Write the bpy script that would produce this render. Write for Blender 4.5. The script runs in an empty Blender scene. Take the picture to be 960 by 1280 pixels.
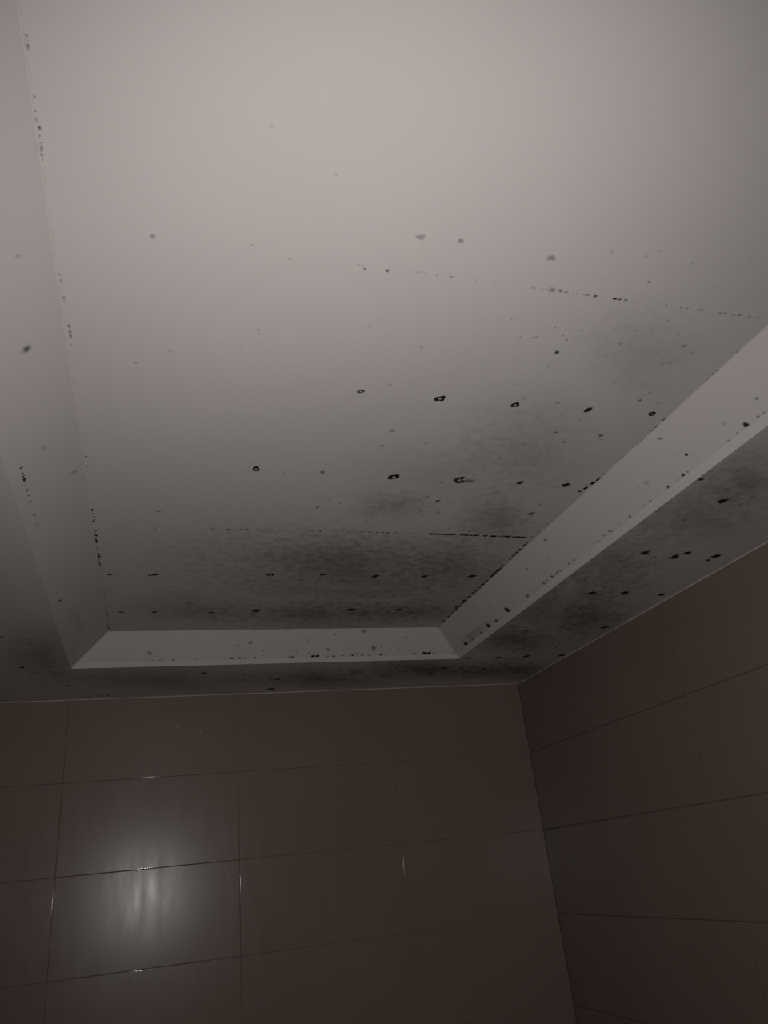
import bpy, bmesh, math, random
from mathutils import Vector, Matrix
random.seed(7)
sc = bpy.context.scene
C = sc.collection

# ---------------------------------------------------------------- camera, light, exposure
CAM = Vector((0.0, 0.0, 1.6))
RT = Vector((0.95772905, -0.27070036, -0.0973467))
UP = Vector((-0.03156457, -0.43523823, 0.89976184))
FW = Vector((0.28593486, 0.85865534, 0.42538483))
cam = bpy.data.objects.new('camera', bpy.data.cameras.new('camera'))
C.objects.link(cam)
cam.matrix_world = Matrix(((RT.x, UP.x, -FW.x, CAM.x), (RT.y, UP.y, -FW.y, CAM.y), (RT.z, UP.z, -FW.z, CAM.z), (0, 0, 0, 1)))
cam.data.sensor_fit = 'VERTICAL'
cam.data.sensor_height = 36.0
cam.data.lens = 36.0 * 945.3 / 1280.0
cam.data.clip_start = 0.02
sc.camera = cam

world = bpy.data.worlds.new('world')
world.use_nodes = True
world.node_tree.nodes['Background'].inputs[0].default_value = (0.9, 0.95, 1.0, 1)
world.node_tree.nodes['Background'].inputs[1].default_value = 0.0
sc.world = world

# the phone's torch, a few centimetres beside its lens: the only light in the dark room
ld = bpy.data.lights.new('phone_torch', 'SPOT')
ld.energy = 41.0
ld.color = (1.0, 0.96, 0.93)
ld.spot_size = math.radians(117)
ld.spot_blend = 1.0
ld.shadow_soft_size = 0.012
lamp = bpy.data.objects.new('phone_torch', ld)
C.objects.link(lamp)
AIM = (FW - UP * 0.125 + RT * 0.02).normalized()
lamp.location = CAM + RT * -0.012 + UP * 0.02
lamp.rotation_euler = AIM.to_track_quat('-Z', 'Y').to_euler()

sc.view_settings.view_transform = 'Standard'
sc.view_settings.look = 'None'
sc.view_settings.gamma = 1.0
sc.view_settings.use_curve_mapping = False
sc.view_settings.exposure = 0.0

# ---------------------------------------------------------------- measures of the room (metres)
XL, XR, YF, YB = -0.695, 1.5276, -1.25, 3.0008      # inner faces of the walls
H = 2.2735                                          # lower ceiling border
Z2 = 2.3595                                         # recessed panel
TA, TB, TC, TD = -0.2504, 1.0809, 2.5583, -0.80     # opening of the tray
INS = 0.1103                                        # how far the sloped sides lean in
LO, LZ = 0.0157, 0.0132                             # narrow bevelled lip round the opening

# ---------------------------------------------------------------- helpers
def link(name, bm, mat, parent=None, smooth=False):
    me = bpy.data.meshes.new(name)
    bm.normal_update()
    bm.to_mesh(me); bm.free()
    if mat: me.materials.append(mat)
    if smooth:
        for p in me.polygons: p.use_smooth = True
    o = bpy.data.objects.new(name, me)
    C.objects.link(o)
    if parent: o.parent = parent
    return o

def prism(bm, bottom, top):
    """closed solid between two loops of the same length"""
    a = [bm.verts.new(v) for v in bottom]; b = [bm.verts.new(v) for v in top]
    n = len(a)
    bm.faces.new(a); bm.faces.new(b[::-1])
    for i in range(n):
        bm.faces.new((a[i], b[i], b[(i + 1) % n], a[(i + 1) % n]))
    bmesh.ops.recalc_face_normals(bm, faces=bm.faces)

def box(bm, x0, x1, y0, y1, z0, z1):
    t = bmesh.new()
    prism(t, [(x0, y0, z0), (x1, y0, z0), (x1, y1, z0), (x0, y1, z0)], [(x0, y0, z1), (x1, y0, z1), (x1, y1, z1), (x0, y1, z1)])
    me = bpy.data.meshes.new('t'); t.to_mesh(me); t.free(); bm.from_mesh(me); bpy.data.meshes.remove(me)

def mat(name):
    m = bpy.data.materials.new(name); m.use_nodes = True
    nt = m.node_tree
    return m, nt, nt.nodes['Principled BSDF']

def nd(nt, typ, **kw):
    n = nt.nodes.new(typ)
    for k, v in kw.items():
        if k in n.inputs.keys(): n.inputs[k].default_value = v
        else: setattr(n, k, v)
    return n

def ramp(nt, src, stops):
    r = nt.nodes.new('ShaderNodeValToRGB')
    while len(r.color_ramp.elements) < len(stops): r.color_ramp.elements.new(0.5)
    for e, (p, c) in zip(r.color_ramp.elements, stops):
        e.position = p; e.color = (*c, 1) if len(c) == 3 else c
    nt.links.new(src, r.inputs[0])
    return r.outputs[0]

# ---------------------------------------------------------------- materials
def paint(name, col, rough=0.6):
    m, nt, b = mat(name)
    tc = nt.nodes.new('ShaderNodeTexCoord')
    n1 = nd(nt, 'ShaderNodeTexNoise', Scale=3.0, Detail=4.0)
    nt.links.new(tc.outputs['Object'], n1.inputs['Vector'])
    c = ramp(nt, n1.outputs[0], [(0.3, tuple(v * 0.97 for v in col)), (0.7, col)])
    nt.links.new(c, b.inputs['Base Color'])
    n2 = nd(nt, 'ShaderNodeTexNoise', Scale=260.0, Detail=3.0)
    nt.links.new(tc.outputs['Object'], n2.inputs['Vector'])
    bp = nd(nt, 'ShaderNodeBump', Strength=0.05, Distance=0.001)
    nt.links.new(n2.outputs[0], bp.inputs['Height'])
    nt.links.new(bp.outputs[0], b.inputs['Normal'])
    b.inputs['Roughness'].default_value = rough
    b.inputs['Specular IOR Level'].default_value = 0.25
    return m

M_PAINT = paint('white_ceiling_paint', (0.70, 0.66, 0.645))
M_LIP = paint('white_ceiling_paint_lit', (0.76, 0.72, 0.70), 0.5)  # same ceiling paint, lightened so the edges look brighter lit
M_LIP2 = paint('white_ceiling_paint_less_lit', (0.71, 0.672, 0.655), 0.5)  # same paint again, lightened less: left lip coloured as if less lit
M_CAULK = paint('white_sealant', (0.62, 0.58, 0.54), 0.5)

def tile_mat():
    m, nt, b = mat('dark_brown_glazed_tile')
    tc = nt.nodes.new('ShaderNodeTexCoord')
    n1 = nd(nt, 'ShaderNodeTexNoise', Scale=2.2, Detail=5.0)
    nt.links.new(tc.outputs['Object'], n1.inputs['Vector'])
    c = ramp(nt, n1.outputs[0], [(0.3, (0.228, 0.178, 0.150)), (0.7, (0.252, 0.198, 0.168))])
    nt.links.new(c, b.inputs['Base Color'])
    # dried water streaks dull the glaze
    mp = nd(nt, 'ShaderNodeMapping'); mp.inputs['Scale'].default_value = (30, 30, 6)
    nt.links.new(tc.outputs['Object'], mp.inputs['Vector'])
    n2 = nd(nt, 'ShaderNodeTexNoise', Scale=1.0, Detail=4.0)
    nt.links.new(mp.outputs[0], n2.inputs['Vector'])
    mr = nd(nt, 'ShaderNodeMapRange'); mr.inputs['To Min'].default_value = 0.225; mr.inputs['To Max'].default_value = 0.285
    mr.inputs['From Min'].default_value = 0.3; mr.inputs['From Max'].default_value = 0.7
    nt.links.new(n2.outputs[0], mr.inputs['Value'])
    nt.links.new(mr.outputs[0], b.inputs['Roughness'])
    b.inputs['Specular IOR Level'].default_value = 0.30
    return m
M_TILE = tile_mat()
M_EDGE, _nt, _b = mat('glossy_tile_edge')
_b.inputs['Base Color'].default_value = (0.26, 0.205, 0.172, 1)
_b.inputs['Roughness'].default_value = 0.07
M_EDGE2, _nt, _b = mat('darkened_tile_edge')  # edge colour darkened to offset the light that side-wall bevels catch
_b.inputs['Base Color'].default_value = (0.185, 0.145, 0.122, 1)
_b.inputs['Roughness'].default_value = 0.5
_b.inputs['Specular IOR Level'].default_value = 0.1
M_GROUT = paint('dark_grout', (0.14, 0.11, 0.092), 0.9)
M_FLOOR = paint('beige_floor_tile', (0.35, 0.31, 0.27), 0.5)

def mould_mat(name, col, lo, hi, scale, namp, halo=0.0):
    """grows densest where the 'growth' attribute is high, broken up by noise"""
    m, nt, b = mat(name)
    tc = nt.nodes.new('ShaderNodeTexCoord')
    at = nt.nodes.new('ShaderNodeAttribute'); at.attribute_name = 'growth'
    st = nt.nodes.new('ShaderNodeAttribute'); st.attribute_name = 'vigour'
    n = nd(nt, 'ShaderNodeTexNoise', Scale=scale, Detail=5.0, Roughness=0.65)
    nt.links.new(tc.outputs['Object'], n.inputs['Vector'])
    a1 = nd(nt, 'ShaderNodeMath', operation='MULTIPLY_ADD'); a1.inputs[1].default_value = namp; a1.inputs[2].default_value = -namp / 2
    nt.links.new(n.outputs[0], a1.inputs[0])
    a2 = nd(nt, 'ShaderNodeMath', operation='ADD')
    nt.links.new(a1.outputs[0], a2.inputs[0]); nt.links.new(at.outputs['Fac'], a2.inputs[1])
    mr = nd(nt, 'ShaderNodeMapRange', interpolation_type='SMOOTHSTEP')
    mr.inputs['From Min'].default_value = lo; mr.inputs['From Max'].default_value = hi
    nt.links.new(a2.outputs[0], mr.inputs['Value'])
    # nothing grows past the rim of the colony
    rim = nd(nt, 'ShaderNodeMath', operation='MULTIPLY', use_clamp=True); rim.inputs[1].default_value = 3.0
    nt.links.new(at.outputs['Fac'], rim.inputs[0])
    m1 = nd(nt, 'ShaderNodeMath', operation='MULTIPLY'); nt.links.new(mr.outputs[0], m1.inputs[0]); nt.links.new(rim.outputs[0], m1.inputs[1])
    m2 = nd(nt, 'ShaderNodeMath', operation='MULTIPLY', use_clamp=True); nt.links.new(m1.outputs[0], m2.inputs[0]); nt.links.new(st.outputs['Fac'], m2.inputs[1])
    nt.links.new(m2.outputs[0], b.inputs['Alpha'])
    b.inputs['Base Color'].default_value = (*col, 1)
    b.inputs['Roughness'].default_value = 0.9
    b.inputs['Specular IOR Level'].default_value = 0.1
    return m
M_SPOT = mould_mat('black_mould', (0.02, 0.018, 0.016), 0.10, 0.62, 520.0, 1.0)
M_STAIN = mould_mat('brown_mould_and_shade_film', (0.07, 0.055, 0.04), 0.0, 1.35, 42.0, 1.45)  # mould film; also carries the shade painted on the slope
M_SPECK = mould_mat('dark_mould_specks', (0.022, 0.018, 0.015), 0.05, 0.5, 500.0, 0.3)

# ---------------------------------------------------------------- walls, floor
def tiled_wall(name, axis, pos, out, u0, u1, z0, z1, us, zs):
    """slab of grout with bevelled tiles set 1.5 mm proud of it; us / zs are the joint positions"""
    bm = bmesh.new()
    g, bev, t = 0.0005, 0.0014, 0.0008
    def P(u, d, z):                       # d: distance from the tile face into the room
        return (u, pos - out * d, z) if axis == 'y' else (pos - out * d, u, z)
    def quadbox(u0, u1, z0, z1, d0, d1, mi, bevel):
        if bevel:
            loops = [[(u0, z0), (u1, z0), (u1, z1), (u0, z1)]] * 2
            i1 = 0.0004
            L0 = [P(u, d0, z) for u, z in ((u0, z0), (u1, z0), (u1, z1), (u0, z1))]
            steps = [(0.0, 0.0)] + [(1 - math.cos(t_), math.sin(t_)) for t_ in [math.pi / 2 * k / 5 for k in range(1, 6)]] + [(1.25, 1.0)]
            def corners(q, d): return [P(u, d, z) for u, z in ((u0 + q, z0 + q), (u1 - q, z0 + q), (u1 - q, z1 - q), (u0 + q, z1 - q))]
            prof = [corners(bev * a, d0 + (d1 - d0) * b) for a, b in steps]
            for i in range(4):
                j = (i + 1) % 4; prev = None
                for ring in prof:
                    pr = (bm.verts.new(ring[i]), bm.verts.new(ring[j]))
                    if prev:
                        f = bm.faces.new((prev[0], prev[1], pr[1], pr[0])); f.material_index = 2; f.smooth = True
                    prev = pr
            f = bm.faces.new([bm.verts.new(c) for c in prof[-1]]); f.material_index = mi
            return
        vs = [bm.verts.new(P(u, d, z)) for d in (d0, d1) for u, z in ((u0, z0), (u1, z0), (u1, z1), (u0, z1))]
        for ids in ((0, 1, 2, 3), (4, 5, 6, 7), (0, 1, 5, 4), (1, 2, 6, 5), (2, 3, 7, 6), (3, 0, 4, 7)):
            f = bm.faces.new([vs[i] for i in ids]); f.material_index = mi
    quadbox(u0, u1, z0, z1, -0.08, -t, 1, False)
    U = [u0] + sorted(u for u in us if u0 + .01 < u < u1 - .01) + [u1]
    Z = [z0] + sorted(z for z in zs if z0 + .01 < z < z1 - .01) + [z1]
    for a, b in zip(U, U[1:]):
        for c, d in zip(Z, Z[1:]):
            quadbox(a + g, b - g, c + g, d - g, -t, 0.0, 0, True)
    bmesh.ops.recalc_face_normals(bm, faces=bm.faces)
    o = link(name, bm, M_TILE)
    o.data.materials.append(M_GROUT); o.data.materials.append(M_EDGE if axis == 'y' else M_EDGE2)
    o['kind'] = 'structure'
    return o

ZS = [H - 0.2915 - 0.3 * k for k in range(8)]
ZT = 2.46
tiled_wall('wall_back', 'y', YB, 1, XL, XR, 0.0, H, [-0.2917 + 0.6086 * j for j in range(-1, 4)], ZS)
tiled_wall('wall_right', 'x', XR, 1, YF, YB, 0.0, H, [YB - 0.45 - 0.6086 * j for j in range(0, 8)], ZS)
tiled_wall('wall_left', 'x', XL, -1, YF, YB, 0.0, H, [YB - 0.45 - 0.6086 * j for j in range(0, 8)], ZS)
tiled_wall('wall_front', 'y', YF, -1, XL, XR, 0.0, H, [-0.2917 + 0.6086 * j for j in range(-1, 4)], ZS)
bm = bmesh.new(); box(bm, XL - .08, XR + .08, YF - .08, YB + .08, -0.08, 0.0)
f = link('floor', bm, M_FLOOR); f['kind'] = 'structure'

# ---------------------------------------------------------------- ceiling
pa, pb, pc, pd = TA + INS, TB - INS, TC - INS, TD + INS
bm = bmesh.new(); box(bm, pa - .03, pb + .03, pd - .03, pc + .03, Z2, Z2 + 0.012)
ceiling = link('ceiling', bm, M_PAINT)
ceiling['kind'] = 'structure'

def soffit(x0, x1, y0, y1):
    bm = bmesh.new(); box(bm, x0, x1, y0, y1, H, H + 0.0125)
    return link('border_board', bm, M_PAINT, ceiling)
gj = 0.0004
s_back = soffit(XL - .08, XR + .08, TC, YB + .08)
s_front = soffit(XL - .08, XR + .08, YF - .08, TD)
s_left = soffit(XL - .08, TA, TD + gj, TC - gj)
s_right = soffit(TB, XR + .08, TD + gj, TC - gj)

def loops(a, b, c, d, z): return [(a, d, z), (b, d, z), (b, c, z), (a, c, z)]
lo_in = loops(TA, TB, TC, TD, H)
lip = loops(TA + LO, TB - LO, TC - LO, TD + LO, H + LZ)
topl = loops(pa, pb, pc, pd, Z2)
def side(name, i, L0, L1, th, m):
    j = (i + 1) % 4
    up = Vector((0, 0, th))
    c = [Vector(p) for p in (L0[i], L0[j], L1[j], L1[i])]
    bm = bmesh.new()
    # outward thickness, so the solid stays behind the visible face
    n = (c[1] - c[0]).cross(c[2] - c[0]).normalized()
    if n.z < 0: n = -n
    mid = Vector(((TA + TB) / 2, (TC + TD) / 2, H)); 
    out = (c[0] + c[1]) / 2 - mid; out.z = 0
    if n.dot(out) < 0 and abs(n.z) < .2: n = -n
    prism(bm, c, [p + n * th for p in c])
    return link(name, bm, m, ceiling)
# the loops run front, right, back, left
slopes = {}
for i, k in enumerate('FRBL'):
    slopes[k] = side('sloped_side', i, lip, topl, 0.010, M_PAINT)
    side('lip_bead', i, lo_in, lip, 0.006, M_LIP2 if k == 'L' else M_LIP)

# pale sealant where border meets tiles
def caulk(name, pts, r, m=None, parent=None):
    bm = bmesh.new(); prev = None
    for p in pts:
        q = r * random.uniform(0.6, 1.3)
        ring = [bm.verts.new(Vector(p[0]) + Vector(p[1]) * (q * math.cos(a)) + Vector((0, 0, -q * math.sin(a)))) for a in [math.pi / 2 * k / 4 for k in range(5)]]
        ring.append(bm.verts.new(p[0]))
        if prev:
            for i in range(6): bm.faces.new((prev[i], prev[(i + 1) % 6], ring[(i + 1) % 6], ring[i]))
        prev = ring
    bmesh.ops.recalc_face_normals(bm, faces=bm.faces)
    o = link(name, bm, m or M_CAULK, parent, True)
    if not parent: o['kind'] = 'structure'
    return o
n = 130
caulk('trim_1', [((XL + (XR - XL) * i / n, YB, H), (0, -1, 0)) for i in range(n + 1)], 0.0030)
caulk('trim_2', [((XR, YF + (YB - YF) * i / 200, H), (-1, 0, 0)) for i in range(201)], 0.0036)
caulk('trim_3', [((XL, YF + (YB - YF) * i / 200, H), (1, 0, 0)) for i in range(201)], 0.0030)

for pts in ([((pa, pd + (pc - pd) * i / 220, Z2), (1, 0, 0)) for i in range(221)],
            [((pb, pd + (pc - pd) * i / 220, Z2), (-1, 0, 0)) for i in range(221)],
            [((pa + (pb - pa) * i / 120, pc, Z2), (0, -1, 0)) for i in range(121)],
            [((TA + LO, TD + LO + (TC - TD - 2 * LO) * i / 220, H + LZ), (1, 0, 0)) for i in range(221)]):
    caulk('paint_ridge', pts, 0.0011, M_LIP, ceiling)['label'] = 'uneven ridge of paint in the joint'

# ---------------------------------------------------------------- mould, painted corner shade and glints
K = (INS - LO) / (Z2 - H - LZ)
NORM = {'P': Vector((0, 0, -1)), 'S': Vector((0, 0, -1)),
        'B': Vector((0, -1, -K)).normalized(), 'R': Vector((-1, 0, -K)).normalized(), 'L': Vector((1, 0, -K)).normalized()}
def soffit_of(x, y):
    if y > TC: return s_back
    return s_right if x > TB else s_left
def clip_planes(s, part):
    e = 0.0008
    if s == 'P': return [((pa + e, 0, 0), (-1, 0, 0)), ((pb - e, 0, 0), (1, 0, 0)), ((0, pc - e, 0), (0, 1, 0))]
    if s == 'S':
        if part is s_back: return [((XR - e, 0, 0), (1, 0, 0)), ((XL + e, 0, 0), (-1, 0, 0)), ((0, YB - e, 0), (0, 1, 0)), ((0, TC + e, 0), (0, -1, 0))]
        if part is s_right: return [((XR - e, 0, 0), (1, 0, 0)), ((TB + e, 0, 0), (-1, 0, 0)), ((0, TC - e, 0), (0, 1, 0))]
        return [((TA - e, 0, 0), (1, 0, 0)), ((XL + e, 0, 0), (-1, 0, 0)), ((0, TC - e, 0), (0, 1, 0))]
    z = [((0, 0, Z2 - e), (0, 0, 1)), ((0, 0, H + LZ + e), (0, 0, -1))]
    s2 = math.sqrt(.5)
    if s == 'B': return z + [((TA + 2 * e, TC, 0), (-s2, -s2, 0)), ((TB - 2 * e, TC, 0), (s2, -s2, 0))]
    if s == 'R': return z + [((TB, TC - 2 * e, 0), (-s2, s2, 0))]
    return z + [((TA, TC - 2 * e, 0), (s2, s2, 0))]

def blob(bm, c, U, V, N, strength, ring=0, rings=4, seg=16, rough=0.25, lift=0.0004, dome=0.0006):
    """low dome of growth with a ragged outline; density falls to 0 at the rim"""
    for lay in ('growth', 'vigour'):
        if bm.verts.layers.float.get(lay) is None: bm.verts.layers.float.new(lay)
    dl = bm.verts.layers.float.get('growth'); sl = bm.verts.layers.float.get('vigour')
    ph = [random.uniform(0, 6.28) for _ in range(4)]; am = [random.uniform(0, rough) / (k + 1) ** .5 for k in range(4)]
    c = Vector(c) + N * lift
    cen = bm.verts.new(c + N * dome); cen[dl] = 0.02 if ring else 1.0; cen[sl] = strength
    prev = None
    for k in range(1, rings + 1):
        f = k / rings; row = []
        for i in range(seg):
            a = 2 * math.pi * i / seg
            w = 1 + sum(am[q] * math.sin((q + 2) * a + ph[q]) for q in range(4))
            v = bm.verts.new(c + (U * math.cos(a) + V * math.sin(a)) * (f * w) + N * (dome * (1 - f * f)))
            v[dl] = (1 - f) if not ring else (0.0 if k == rings else (0.1 if f < .4 else 0.75))
            v[sl] = strength; row.append(v)
        for i in range(seg):
            j = (i + 1) % seg
            if prev: bm.faces.new((prev[i], row[i], row[j], prev[j]))
            else: bm.faces.new((cen, row[i], row[j]))
        prev = row

def clip(bm, planes):
    for co, no in planes:
        g = bm.verts[:] + bm.edges[:] + bm.faces[:]
        if g: bmesh.ops.bisect_plane(bm, geom=g, dist=1e-6, plane_co=co, plane_no=no, clear_outer=True)

def basis(s):
    N = NORM[s]; V = N.cross(Vector((1, 0, 0))) if s not in 'RL' else N.cross(Vector((0, 1, 0)))
    V.normalize(); return N, V.cross(N).normalized(), V
def part_of(s, c):
    if s == 'P': return ceiling
    if s == 'S': return soffit_of(c[0], c[1])
    return slopes[s]

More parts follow.
